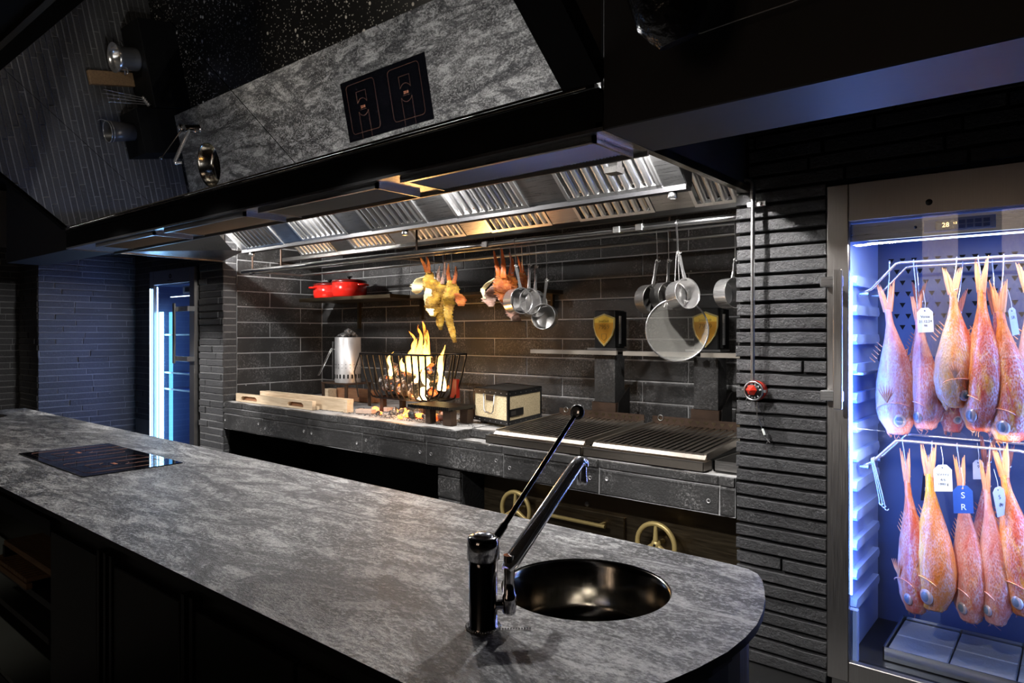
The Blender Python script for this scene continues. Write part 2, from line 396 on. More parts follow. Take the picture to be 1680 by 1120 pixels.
def m_gauze():
    t = NT('fine_wire_gauze'); t.col((0.42,0.41,0.37)); t.set(0.5, 0.5)
    tr = t.n('ShaderNodeBsdfTransparent'); mx = t.n('ShaderNodeMixShader'); mx.inputs[0].default_value = 0.34
    t.link(tr.outputs[0], mx.inputs[1]); t.link(t.b.outputs[0], mx.inputs[2]); t.link(mx.outputs[0], t.out.inputs[0]); return t.m
GAUZE = m_gauze()
def m_fish(name, back, mid, belly, stops=(0.25, 0.5, 0.75), blotch=(0.9,0.35,0.03)):
    t = NT(name); p = t.obj(); sx = t.n('ShaderNodeSeparateXYZ'); t.link(p, sx.inputs[0])
    st = t.noise(t.map(p, (1, 1, 0.22)), 26, 5, 0.6, 0.5)
    f = t.math('ADD', t.math('MULTIPLY', sx.outputs[0], 5.0), st)
    c = t.ramp(f, [(stops[0], belly), (stops[1], mid), (stops[2], back)])
    c = t.mix(t.ramp(t.noise(t.map(p, (1,1,0.4)), 14, 4), [(0.52, 0), (0.62, 0.8)]), c, blotch)
    sc = t.voro(t.map(p, (1.3, 1.3, 0.55)), 150)
    c = t.mix(t.math('MULTIPLY', t.ramp(sc, [(0.3, 0.1), (0.75, 0.5)]), t.ramp(t.noise(t.map(p, (1,1,0.3)), 18, 3), [(0.40, 0.1), (0.62, 1)])), c, (0.88,0.74,0.72))
    t.col(c); t.set(0.27, 0.0, **{'Coat Weight': 0.4, 'Coat Roughness': 0.15}); t.b.inputs['Subsurface Weight'].default_value = 0.08
    b1 = t.bump(sc, 0.5, 0.003); t.bump(t.noise(t.map(p, (1,1,0.5)), 55, 5, 0.7), 0.6, 0.006, b1); return t.m
FISH = [m_fish('pink_red_fish_skin', (0.60,0.07,0.02), (0.80,0.22,0.07), (0.80,0.42,0.34)),
        m_fish('orange_fish_skin', (0.62,0.07,0.01), (0.90,0.28,0.03), (0.86,0.45,0.22), (0.2,0.45,0.75), (0.95,0.42,0.01)),
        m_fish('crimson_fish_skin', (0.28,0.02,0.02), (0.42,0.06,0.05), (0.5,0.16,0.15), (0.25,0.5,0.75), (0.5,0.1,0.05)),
        m_fish('golden_fish_skin', (0.80,0.20,0.01), (0.95,0.48,0.03), (0.9,0.62,0.18), (0.2,0.45,0.7), (0.75,0.14,0.01)),
        m_fish('pale_fish_skin', (0.62,0.13,0.07), (0.80,0.33,0.24), (0.85,0.56,0.5), (0.25,0.5,0.8), (0.85,0.28,0.05))]
FINM = simple('fish_fin', (0.75, 0.30, 0.13), 0.4, 0.0, 0.35, 30, 0.5, 90)
FINM_D = simple('dark_fish_fin', (0.35, 0.10, 0.06), 0.4, 0.0, 0.35, 30, 0.5, 90)
EYEW = simple('fish_eye_ring', (0.50, 0.36, 0.33), 0.2, 0.2, 0.2, 60)
EYEB = simple('fish_pupil', (0.14, 0.17, 0.21), 0.06, 0.0, 0.2)
def m_dried(name, a, b, c):
    t = NT(name); p = t.obj(); f = t.noise(p, 14, 5, 0.6, 0.4); v = t.n('ShaderNodeTexWave'); v.inputs['Scale'].default_value = 22; v.inputs['Distortion'].default_value = 3.5; v.bands_direction = 'Z'; t.link(p, v.inputs[0])
    cc = t.ramp(f, [(0.3, a), (0.5, b), (0.7, c)]); cc = t.mix(t.math('MULTIPLY', t.ramp(t.noise(t.map(p, (1,1,3)), 60, 4, 0.7), [(0.52, 0), (0.6, 1)]), 0.5), cc, tuple(x*0.25 for x in a)); t.col(cc); t.set(0.3); t.bump(t.noise(t.map(p, (1,1,2.5)), 45, 5, 0.7), 1.0, 0.012); return t.m
DRY_Y = m_dried('dried_yellow_fish', (0.16,0.05,0.005), (0.48,0.26,0.02), (0.62,0.42,0.07))
DRY_O = m_dried('dried_orange_fish', (0.22,0.03,0.005), (0.42,0.10,0.01), (0.55,0.24,0.05))
DRY_P = m_dried('pale_open_fish', (0.3,0.10,0.06), (0.45,0.27,0.2), (0.6,0.46,0.38))
# ================================================================== SETTING
def brick_mesh(name, seed, amp=0.06, mat=None, cap=False):
    """unit brick: x -0.5..0.5, face at y=-1 (back y=0), z -0.5..0.5, ragged arrises"""
    rnd = random.Random(seed); top_ = []; n = 5
    for i in range(n): top_.append((-0.5+i/(n-1), 0.5))
    ring = [(x, 0.5) for x, _ in top_] + [(-x, -0.5) for x, _ in top_]
    vs_ = []; fs = []
    out = []; 
    for x, z in ring: out.append((x + rnd.uniform(-1, 1)*0.004, z*(1-abs(rnd.gauss(0, amp)))))
    m = len(out)
    for x, z in out: vs_.append((x, 0, z))
    for x, z in out: vs_.append((x, -0.82+rnd.uniform(-.1, .05), z))
    for x, z in out: vs_.append((x*0.985, -1+rnd.uniform(-.05, .05), z*0.86))
    for a in (0, m):
        for i in range(m): j = (i+1) % m; fs.append((a+i, a+j, a+m+j, a+m+i))
    a = 2*m
    for i in range(n-1): fs.append((a+i, a+i+1, a+m-2-i, a+m-1-i))
    me = bpy.data.meshes.new(name); me.from_pydata(vs_, [], fs)
    bm = bmesh.new(); bm.from_mesh(me); bmesh.ops.recalc_face_normals(bm, faces=bm.faces); bm.to_mesh(me); bm.free()
    me.materials.append(mat); return me
def courses(parent, name, meshes, mat_, o, d, nrm, L, z0, z1, h, lens, gap, depth, seed, jit=0.003, offs=None, skip=None):
    """rows of separate pieces on a wall plane; o = start point on the plane, d = direction along, nrm = facing"""
    rnd = random.Random(seed); d = Vector(d); nrm = Vector(nrm); o = Vector(o); ang = math.atan2(d.y, d.x)
    # local -y must point along nrm
    flip = (Matrix.Rotation(ang, 3, 'Z') @ Vector((0,-1,0))).dot(nrm) < 0
    z = z0; k = 0
    while z < z1-0.01:
        s = -(offs[k % len(offs)] if offs else rnd.uniform(0, lens[0]))
        hh = min(h, z1-z)
        while s < L-0.005:
            l = rnd.uniform(*lens); a = max(s, 0); b = min(s+l, L); s += l
            if b-a < 0.03: continue
            if skip and skip((a+b)/2, z+hh/2): continue
            ob = bpy.data.objects.new(name, rnd.choice(meshes)); COL.objects.link(ob)
            c = o + d*((a+b)/2); ob.location = (c.x, c.y, z+hh/2)
            ob.rotation_euler = (0, 0, ang + (PI if flip else 0)); ob.scale = (b-a-gap, depth+rnd.uniform(-jit, jit), hh-gap)
            ob.parent = parent
        z += h; k += 1
BM_D = [brick_mesh('brick', i, 0.06, BRICK) for i in range(9)]
BM_L = [brick_mesh('brick', 20+i, 0.05, BRICK_L) for i in range(9)]
TM = [brick_mesh('tile', 40+i, 0.006, TILE) for i in range(5)]
TMH = [brick_mesh('tile', 50+i, 0.006, TILE_H) for i in range(5)]
TMR = [brick_mesh('tile', 60+i, 0.06, TILE_H) for i in range(5)]

YH, YB = 3.25, 4.35                       # hearth front, hearth back wall
XL, XR = -6.26, -1.295                    # hearth niche sides
CEIL = 3.12
struct('floor', MB().box(-10, 4, -5, 1.6, -0.1, 0), FLOOR)
struct('floor', MB().box(-10, 4, 1.6, 5, -0.1, 0), FLOOR_K)
struct('ceiling', MB().box(-10, 4, -5, 5, CEIL, CEIL+0.1), BLACK_M)
struct('wall_front', MB().box(-10, 4, -5.1, -5, 0, CEIL), BLACK_M)
struct('wall_east', MB().box(4, 4.1, -5, 5, 0, CEIL), BLACK_M)
# back wall of the niche
wb = struct('wall_back', MB().box(XL-0.3, XR+0.3, YB+0.0045, YB+0.15, 0, CEIL), GROUT)
courses(wb, 'tile', TM, TILE, (XL, YB+0.02, 0), (1,0,0), (0,-1,0), XR-XL, 0.93, CEIL, 0.15, (0.7,0.7), 0.0085, 0.02, 3, 0.0015, [0.0, 0.35])
# left side of the niche
ws = struct('wall_niche_left', MB().box(XL-0.12, XL-0.0045, YH+0.14, YB+0.004, 0.934, CEIL), GROUT)
courses(ws, 'tile', TM, TILE, (XL-0.02, YH+0.14, 0), (0,1,0), (1,0,0), YB-YH-0.14, 0.93, CEIL, 0.15, (0.7,0.7), 0.0085, 0.02, 4, 0.0015, [0.35, 0.0])
# left pillar
wp = struct('wall_pillar_left', MB().box(XL-0.46, XL-0.004, YH+0.0025, YH+0.13, 0, CEIL), MORTAR_L)
courses(wp, 'brick', BM_L, None, (XL-0.46, YH+0.015, 0), (1,0,0), (0,-1,0), 0.475, 0.33, CEIL, 0.066, (0.4,0.5), 0.009, 0.022, 5, 0.006)
courses(wp, 'brick', BM_L, None, (XL-0.015, YH-0.004, 0), (0,1,0), (1,0,0), 0.14, 0.33, CEIL, 0.066, (0.2,0.3), 0.009, 0.017, 6, 0.004, [0.0])
# right pillar and the wall over the tall fridge
wr = struct('wall_right', MB().box(XR+0.015, -0.875, YH+0.022, YB+0.05, 0, CEIL).box(-0.875, 2.6, YH+0.022, YH+0.3, 2.235, CEIL).box(0.07, 2.6, YH+0.022, YH+0.3, 0, 2.235), MORTAR_D)
courses(wr, 'brick', BM_D, None, (XR, YH+0.022, 0), (1,0,0), (0,-1,0), -0.872-XR, 0.0, 2.244, 0.066, (0.5,0.7), 0.012, 0.024, 7, 0.006, [0.0]*7+[0.36]+[0.0]*6)
courses(wr, 'brick', BM_D, None, (XR, YH+0.022, 0), (1,0,0), (0,-1,0), 2.2, 2.244, CEIL, 0.066, (0.45,0.6), 0.011, 0.022, 8, 0.006)
# wall around the small fridge, left wall, recess
XW = -8.38; YJ = 2.343; XRW = -9.0
wn = struct('wall_corner_left', MB().box(XW-0.1, -7.775, YH+0.057, YH+0.2, 0, CEIL).box(-7.775, XL-0.46, YH+0.057, YH+0.2, 2.25, CEIL), MORTAR_L)
courses(wn, 'brick', BM_L, None, (XW, YH+0.07, 0), (1,0,0), (0,-1,0), XW*-1-7.775, 0.594, 2.244, 0.066, (0.35,0.6), 0.009, 0.022, 9, 0.006)
courses(wn, 'brick', BM_L, None, (XW, YH+0.07, 0), (1,0,0), (0,-1,0), XL-0.46-XW, 2.244, CEIL-0.3, 0.066, (0.35,0.6), 0.009, 0.022, 10, 0.006)
wl = struct('wall_left', MB().box(XW-0.62, XW-0.007, YJ+0.007, YH+0.3, 0, CEIL), MORTAR_L)
courses(wl, 'brick', BM_L, None, (XW-0.02, YJ, 0), (0,1,0), (1,0,0), YH+0.06-YJ, 0.264, CEIL-0.2, 0.066, (0.25,0.6), 0.009, 0.022, 11, 0.006)
courses(wl, 'brick', BM_L, None, (XW-0.62, YJ+0.02, 0), (1,0,0), (0,-1,0), 0.61, 0.66, CEIL-0.2, 0.066, (0.3,0.5), 0.009, 0.022, 12, 0.006)
wrc = struct('wall_recess_left', MB().box(XRW-0.2, XRW-0.009, -5, YJ+0.1, 0, CEIL), MORTAR_L)
courses(wrc, 'brick', BM_L, None, (XRW-0.02, -1.0, 0), (0,1,0), (1,0,0), YJ+1.0, 0.0, 2.51, 0.066, (0.42,0.6), 0.008, 0.020, 13, 0.006)

# ------------------------------------------------------------------ hearth
ZR, ZL, ZB = 0.931, 0.872, 0.671          # raised top, lower top, underside
hearth = thing('masonry_hearth', 'long charcoal tiled masonry hearth shelf across the niche, dusted with ash', 'hearth', (-3.8, YH, 0))
MB().box(XL+0.003, XR, YH+0.03, YB, ZB+0.01, ZL-0.006).build('core', ASHST, hearth)
MB().box(XL+0.003, XR, YH+0.006, YH+0.029, ZB+0.002, ZL-0.003).box(XL, -3.19, YH+0.006, YH+0.029, ZL-0.003, ZR-0.004).build('mortar', GROUT, hearth)
MB().box(XL+0.003, -3.18, YH+0.03, YB, ZL-0.01, ZR-0.004).box(-3.2, -2.86, 3.41, YB, ZL-0.01, ZR-0.004).box(-2.9, XR, 4.0, YB, ZL-0.01, ZR-0.004).build('raised_slab', ASHST, hearth)
def loc_courses(par, nm, meshes, o, d, nrm, L, z0, z1, h, lens, gap, depth, seed, offs):
    n0 = set(COL.objects); courses(par, nm, meshes, None, o, d, nrm, L, z0, z1, h, lens, gap, depth, seed, 0.002, offs)
    for ob in COL.objects:
        if ob not in n0: ob.location = Vector(ob.location)-ORG[par.name]
loc_courses(hearth, 'tile', TMH, (XL, YH+0.03, 0), (1,0,0), (0,-1,0), XR-XL, ZB, ZB+0.148, 0.148, (0.7,0.7), 0.006, 0.03, 1, [0.015])
loc_courses(hearth, 'tile', TMR, (XL, YH+0.032, 0), (1,0,0), (0,-1,0), XR-XL, ZB+0.15, ZL, ZL-ZB-0.15, (0.7,0.7), 0.005, 0.042, 2, [0.015])
loc_courses(hearth, 'tile', TMR, (XL, YH+0.032, 0), (1,0,0), (0,-1,0), -3.17-XL, ZL+0.001, ZR, ZR-ZL, (0.71,0.73), 0.005, 0.04, 3, [0.36])
loc_courses(hearth, 'tile', TMR, (-3.19, YH+0.03, 0), (0,1,0), (1,0,0), 0.16, ZL+0.001, ZR, ZR-ZL, (0.7,0.7), 0.004, 0.02, 4, [0.0])
loc_courses(hearth, 'tile', TMR, (-3.17, 3.412, 0), (1,0,0), (0,-1,0), 0.31, ZL+0.001, ZR, ZR-ZL, (0.7,0.7), 0.004, 0.03, 5, [0.0])
k = 0; xj = XL-0.015
while xj < XR-0.1:
    for dx in (0.055, 0.645):
        x = xj+dx; z = ZB+0.085+0.018*math.sin(k*2.3)
        if XL+0.02 < x < XR-0.02:
            M = face_m((x, YH-0.0008, z)); MB().lathe([(0.011, 0.0), (0.0115, 0.0018), (0.009, 0.0015), (0.007, -0.002), (0.0, -0.002)], M, 14).build('bolt', GALV, hearth)
        k += 1
    xj += 0.7
pier = MB().box(-3.38, -3.17, 3.30, 4.3, 0, ZB+0.005); po = pier.build('pier', MORTAR_D, hearth)
loc_courses(hearth, 'tile', TMH, (-3.385, 3.30, 0), (1,0,0), (0,-1,0), 0.21, 0.0, ZB-0.005, 0.152, (0.7,0.7), 0.006, 0.02, 6, [0.0])
MB().box(XL+0.003, XR, 4.305, 4.335, 0, ZB).build('rear_shade_sheet', BLACK_M, hearth); MB().box(XL+0.002, XL+0.012, YH+0.06, 4.30, 0, ZB).build('side_shade_sheet', BLACK_M, hearth)  # black sheets added to keep the void dark and stop light leaking in
# ash and small coal on the hearth: nobody could count it
rnd = random.Random(5); m = MB()
for i in range(1300):
    x = rnd.gauss(-3.95, 0.42); y = 3.36+abs(rnd.gauss(0, 0.22)); 
    if not (-4.9 < x < -3.1 and y < 4.2): continue
    if x > -3.45 and y < 3.42: continue
    s = rnd.uniform(0.003, 0.011)
    p = [Vector((rnd.gauss(0,1), rnd.gauss(0,1), rnd.gauss(0,.6))).normalized()*s*rnd.uniform(.7,1.3) for _ in range(4)]
    m.add([(x+q.x, y+q.y, ZR+abs(q.z)) for q in p], [(0,1,2),(0,2,3),(0,3,1),(1,3,2)])
o = m.build('ash_bed', COAL); tag(o, 'crumbled ash and cinders scattered below the fire basket', 'ash', None, 'stuff')

# ------------------------------------------------------------------ extractor hood with mirror front
Y0, ZH = 1.94, 2.243                        # fascia plane, underside level
XA, XC = -6.24, -1.222                      # hood ends
hood = thing('extractor_hood', 'long black and stainless extractor hood with sloping mirror front over worktop and hearth', 'hood', (-3.7, 2.6, ZH))
TH = R(39); ms = Vector((0, -math.cos(TH), math.sin(TH))); mn = Vector((0, -math.sin(TH), -math.cos(TH))); mo = Vector((0, Y0, ZH+0.167))
def slope_box(x0, x1, s0, s1, t0, t1, mb=None):      # block lying in the sloping front: s up the slope, t out of it (towards the room)
    mb = mb or MB(); M = basis(mo, (1,0,0), ms, mn)
    return mb.box(x0, x1, s0, s1, t0, t1, 0, M)
SL = 1.033
xs = [-6.225, -4.662, -3.006, -1.377]
for a, b in zip(xs, xs[1:]): slope_box(a+0.003, b-0.003, 0.0, SL, -0.006, 0.0).build('mirror_panel', MIRROR, hood)
slope_box(-6.24, XC, 0, SL+0.08, -0.06, -0.007).build('mirror_backing', BLACK, hood)
fr = MB(); slope_box(-1.377, XC, -0.0, SL+0.08, -0.01, 0.012, fr); slope_box(-6.30, -6.225, -0.0, SL+0.08, -0.01, 0.012, fr); slope_box(-6.30, XC, SL, SL+0.09, -0.01, 0.014, fr)
fr.build('mirror_frame', BLACK_M, hood)
ytop = Y0-SL*math.cos(TH)-0.07
MB().box(-7.9, XC, ytop-0.02, ytop+0.02, mo.z+SL*math.sin(TH)+0.03, CEIL).build('top_trim', BRONZE, hood)
f = MB().box(XA, XC, Y0, Y0+0.02, ZH+0.012, ZH+0.125).build('fascia', BLACK_M, hood)
MB().box(XA, XC-0.01, Y0-0.008, Y0+0.02, ZH+0.125, ZH+0.142).box(-6.2, XC-0.03, Y0-0.004, Y0+0.02, ZH+0.148, ZH+0.164).build('fascia_ledge', BLACK_M, hood)
MB().box(XA+0.02, XC-0.06, Y0-0.012, Y0-0.006, ZH+0.150, ZH+0.156).build('edge_strip', m_steel('bronze_edge', 0.5, 0.25, (1,30,30), (1,0.85,0.65)), hood)
MB().box(XA, XC, Y0-0.002, Y0+0.03, ZH, ZH+0.012).build('front_lip', STEEL, hood)
# end cheeks and cover above
MB().box(XC-0.02, XC, Y0+0.02, YH-0.01, ZH+0.03, CEIL).build('side_panel', BEAMM, hood)
MB().box(XC-0.028, XC+0.004, Y0, YH-0.01, ZH-0.002, ZH+0.03).build('side_trim', m_steel('warm_steel_trim', 0.5, 0.22, (1,30,30), (1,0.9,0.72)), hood)
MB().box(XA, XA+0.02, Y0+0.02, YH-0.01, ZH, CEIL).build('side_panel', STEEL_D, hood)
# soffit strip with fluted panels
MB().box(XA+0.02, XC-0.02, Y0+0.028, 2.285, ZH+0.004, ZH+0.02).build('soffit_plate', STEEL, hood)
MB().box(XA+0.02, XC-0.02, 2.28, 2.292, ZH-0.012, ZH+0.06).build('soffit_edge', STEEL_D, hood)
for x1 in (-1.28, -2.43, -3.57, -4.72):
    x0 = x1-0.975
    fl = MB().box(x0, x1, 1.985, 2.225, ZH-0.008, ZH+0.004)
    n = 64
    for i in range(n):
        xx = x0+0.012+(x1-x0-0.024)*i/(n-1)
        fl.add([(xx-0.005,1.995,ZH-0.008),(xx+0.005,1.995,ZH-0.008),(xx,1.995,ZH-0.014),(xx-0.005,2.215,ZH-0.008),(xx+0.005,2.215,ZH-0.008),(xx,2.215,ZH-0.014)], [(0,2,5,3),(1,4,5,2),(0,1,2),(3,5,4)])
    p = fl.build('fluted_panel', STEEL_D, hood)
    MB().box(x0-0.01, x1+0.006, 1.968, 1.985, ZH-0.024, ZH+0.004).box(x1-0.004, x1+0.006, 1.968, 2.232, ZH-0.024, ZH+0.004).box(x0-0.01, x0, 1.968, 2.232, ZH-0.016, ZH+0.004).build('panel_frame', STEEL, p)
# two rows of baffle filters, sloping down towards the wall
FT = R(41)
def filter_row(yb, zb, starts, fw, length, skirt=True, inner=None):
    fsx = Vector((0, -math.cos(FT), math.sin(FT))); fn = Vector((0, -math.sin(FT), -math.cos(FT)))
    for x0 in starts:
        x1 = x0+fw; M = basis((0, yb, zb), (1,0,0), fsx, fn)
        fo = MB().box(x0, x1, 0.0, 0.03, -0.03, 0.006, 0, M).box(x0, x1, length-0.03, length, -0.03, 0.006, 0, M).box(x0, x0+0.022, 0.03, length-0.03, -0.03, 0.008, 0, M).box(x1-0.022, x1, 0.03, length-0.03, -0.03, 0.008, 0, M).box(x0+0.02, x1-0.02, 0.03, length-0.03, -0.05, -0.044, 0, M).build('baffle_filter', STEEL_C, hood)
        n = 8; pitch = (fw-0.06)/n
        sl = None
        for i in range(n):
            c = x0+0.03+pitch*(i+0.5); off = ORG[fo.name]
            if sl is None:
                prof = []
                for k in range(7):
                    a = PI*k/6; prof.append((math.cos(a)*pitch*0.36, math.sin(a)*0.022-0.014))
                vs_ = [Vector((px, yy, pz)) for yy in (0.03, length-0.03) for px, pz in prof]
                mm = MB().add([M @ (v+Vector((c,0,0))) for v in vs_], [(k, k+1, 8+k, 7+k) for k in range(6)], True)
                sl = mm.build('slat', STEEL_C, fo); base_c = c
            else:
                s2 = sl.copy(); COL.objects.link(s2); s2.location.x += c-base_c
    bl = MB()
    edges = [(s, s+fw) for s in starts]
    M = basis((0, yb, zb), (1,0,0), fsx, fn)
    for (a, b), (c, d) in zip(edges, edges[1:]):
        MB().box(b+0.004, c-0.004, 0.0, length, -0.03, 0.002, 0, M).build('blank_plate', STEEL, hood)
    return edges
e1 = filter_row(2.985, 2.262, [-5.33, -4.52, -3.71, -2.90, -2.09], 0.55, 0.62)
Mf = basis((0, 2.985, 2.262), (1,0,0), (0, -math.cos(FT), math.sin(FT)), (0, -math.sin(FT), -math.cos(FT)))
MB().box(-1.535, -1.42, 0, 0.62, -0.03, 0.002, 0, Mf).build('blank_plate', STEEL, hood); MB().box(-5.42, -5.335, 0, 0.62, -0.03, 0.002, 0, Mf).build('blank_plate', STEEL, hood)
MB().box(-5.42, -1.42, 2.975, 3.03, ZH, 2.275).build('grease_trough', GREYM, hood)
MB().prism([(2.98, 2.262), (3.03, 2.262), (3.03, 2.75), (2.5, 2.75)], -1.425, -1.415, Matrix(((0,0,1,0),(1,0,0,0),(0,1,0,0),(0,0,0,1)))).build('filter_bank_end', BLACK, hood)
filter_row(3.80, 2.31, [-5.77, -4.96, -4.15, -3.34, -2.56, -1.75], 0.55, 0.62)
MB().box(XL, XR, 3.79, 3.84, 2.285, 2.32).build('grease_trough', STEEL_D, hood)
MB().box(XL+0.01, XR, 3.31, 3.35, 2.9, CEIL).box(XL, XR, 3.84, YB, 2.45, 2.47).build('inner_cover', BLACK, hood)
# sloped steel plate at the left end
MB().add([(XA+0.02, 2.29, ZH+0.01), (-5.43, 2.9, ZH+0.02), (-5.43, 2.5, 2.66), (XA+0.02, 2.29, 2.66)], [(0,1,2,3)]).add([(XA+0.02, 2.29, ZH+0.01), (XA+0.02, YH-0.02, ZH+0.01), (-5.43, 3.0, ZH+0.02), (-5.43, 2.9, ZH+0.02)], [(0,1,2,3)]).build('end_plate', STEEL, hood)
for x in (-1.50, -2.85, -4.20, -5.55):
    MB().tube([(x, 2.70, 2.50), (x, 2.70, 2.462)], 0.016, 12).build('lamp_socket', STEEL, hood)
for x, y in ((-1.50, 3.0), (-3.4, 3.0), (-5.3, 3.0)):
    MB().lathe([(0.0, 0.0), (0.02, 0.0), (0.024, -0.03), (0.02, -0.032), (0.0, -0.018)], Matrix.Translation((x, y, ZH)), 14).build('lamp_holder', STEEL, hood)
MB().box(-1.53, -1.47, 2.44, 2.50, 2.235, 2.262).box(-1.52, -1.48, 2.46, 2.50, 2.262, 2.40).build('lamp_bracket', STEEL, hood)
# beams either side of the hood
struct('trim_1', MB().box(XC+0.001, 3.5, Y0, 2.285, ZH, CEIL, 0.004), BEAMM)
struct('trim_2', MB().box(-7.9, XA-0.002, Y0+0.012, 2.285, ZH, CEIL, 0.004), BEAMM)

# ------------------------------------------------------------------ counter
ZC = 0.92
cnt = thing('kitchen_island', 'long black kitchen island with grey slate textured worktop and rounded end', 'island', (-3.8, 1.4, 0))
near = 0.853
out_ = [(-7.1, near), (-0.98, near), (-0.86, 0.868), (-0.76, 0.905), (-0.68, 0.975), (-0.625, 1.07), (-0.595, 1.18), (-0.575, 1.26), (-0.558, 1.36), (-0.555, 1.45), (-0.560, 1.53), (-0.575, 1.61), (-0.598, 1.69), (-0.623, 1.754), (-0.650, 1.815), (-0.676, 1.853), (-0.71, 1.875), (-0.76, 1.884), (-0.85, 1.886), (-7.1, 1.89)]
SINKS = [(-0.985, 1.48), (-6.62, 1.42)]
wt = curve_flat('worktop', [out_]+[circ(x, y, 0.217, 64) for x, y in SINKS], 0.02, COUNTER, cnt, Matrix.Translation((0,0,ZC-0.0101)), 0.0)
bm = bmesh.new(); bm.from_mesh(wt.data); ed = [e for e in bm.edges if len(e.link_faces) == 2 and e.calc_face_angle() > 1.2]; bmesh.ops.bevel(bm, geom=ed, offset=0.0015, segments=1, affect='EDGES'); bm.to_mesh(wt.data); bm.free()
wt.data.materials.append(BLACK)
for f_ in wt.data.polygons:
    if abs(f_.normal.z) < 0.3: f_.material_index = 1
XS = -3.09
def shell(poly, z0, z1):
    mb = MB(); n = len(poly)
    for i in range(n):
        a, b = poly[i], poly[(i+1) % n]; mb.add([(a[0],a[1],z0),(b[0],b[1],z0),(b[0],b[1],z1),(a[0],a[1],z1)], [(0,1,2,3)], True)
    return mb
end_ = [(-0.98, 0.93), (-0.86, 0.935), (-0.78, 0.962), (-0.71, 1.02), (-0.66, 1.10), (-0.632, 1.19), (-0.612, 1.28), (-0.598, 1.36), (-0.593, 1.45), (-0.598, 1.53), (-0.613, 1.61), (-0.638, 1.69), (-0.675, 1.77), (-0.74, 1.83), (-0.80, 1.845)]
body = [(-7.06, 1.845), (-7.06, 1.2), (XS, 1.2), (XS, 0.93)]+end_
shell(body, 0.06, 0.865).build('body_panel', m_steel('blue_black_panel', 0.13, 0.4, (60,60,1)), cnt, False)
shell([(-7.07, 1.855), (-7.07, 0.905)]+[(x+0.008 if i > 2 else x, y-0.02 if i < 3 else y) for i, (x, y) in enumerate(end_)], 0.86, ZC-0.02).build('apron', BLACK, cnt, False)
shell([(x-0.01, y) for x, y in body], 0.0, 0.06).build('plinth', BLACK_M, cnt)
for a, b in ((-3.085, -2.62), (-2.47, -2.0), (-1.9, -1.42), (-1.40, -1.0)):
    MB().box(a, b, 0.905, 0.93, 0.08, 0.80, 0.003).build('front_panel', BLACK, cnt)
for a in (-2.60, -2.545, -2.495, -1.975, -1.925):
    MB().box(a, a+0.02, 0.90, 0.93, 0.06, 0.83).build('post', BLACK, cnt)
MB().box(-7.06, XS, 0.90, 1.2, 0.36, 0.385).box(-7.06, XS, 0.90, 1.2, 0.05, 0.07).box(-7.06, XS, 1.19, 1.2, 0.05, 0.86).build('open_shelf', simple('dark_green_grey', (0.03,0.034,0.03), 0.5), cnt)
MB().box(-7.06, XS, 0.905, 0.93, 0.78, 0.84).box(-5.1, -5.06, 0.905, 1.19, 0.05, 0.84).build('shelf_frame', BLACK, cnt)

def sink(cx, cy, label):
    t = thing('sink_bowl', label, 'sink', (cx, cy, ZC-0.18))
    M = Matrix.Translation((cx, cy, 0))
    MB().lathe([(0.216, ZC-0.004), (0.212, ZC-0.006), (0.212, ZC-0.022), (0.206, ZC-0.03), (0.203, ZC-0.12), (0.19, ZC-0.155), (0.15, ZC-0.168), (0.03, ZC-0.172), (0.03, ZC-0.18), (0.0, ZC-0.18)], M, 64).build('bowl', SINKM, t)
    MB().lathe([(0.0, ZC-0.160), (0.012, ZC-0.160), (0.026, ZC-0.164), (0.030, ZC-0.168), (0.034, ZC-0.1705)], M @ Matrix.Translation((0.02,-0.02,0)), 24).build('drain', CHROME, t)
    MB().lathe([(0.017, ZC-0.15), (0.017, ZC-0.168)], M @ Matrix.Translation((0.02,-0.02,0)), 24).build('overflow_pipe', CHROME, t)
    return t
sink(*SINKS[0], 'round brass-toned steel sink bowl beside the rounded end of the worktop')
sink(*SINKS[1], 'round sink bowl at the far left end, mostly seen in the hood mirror')

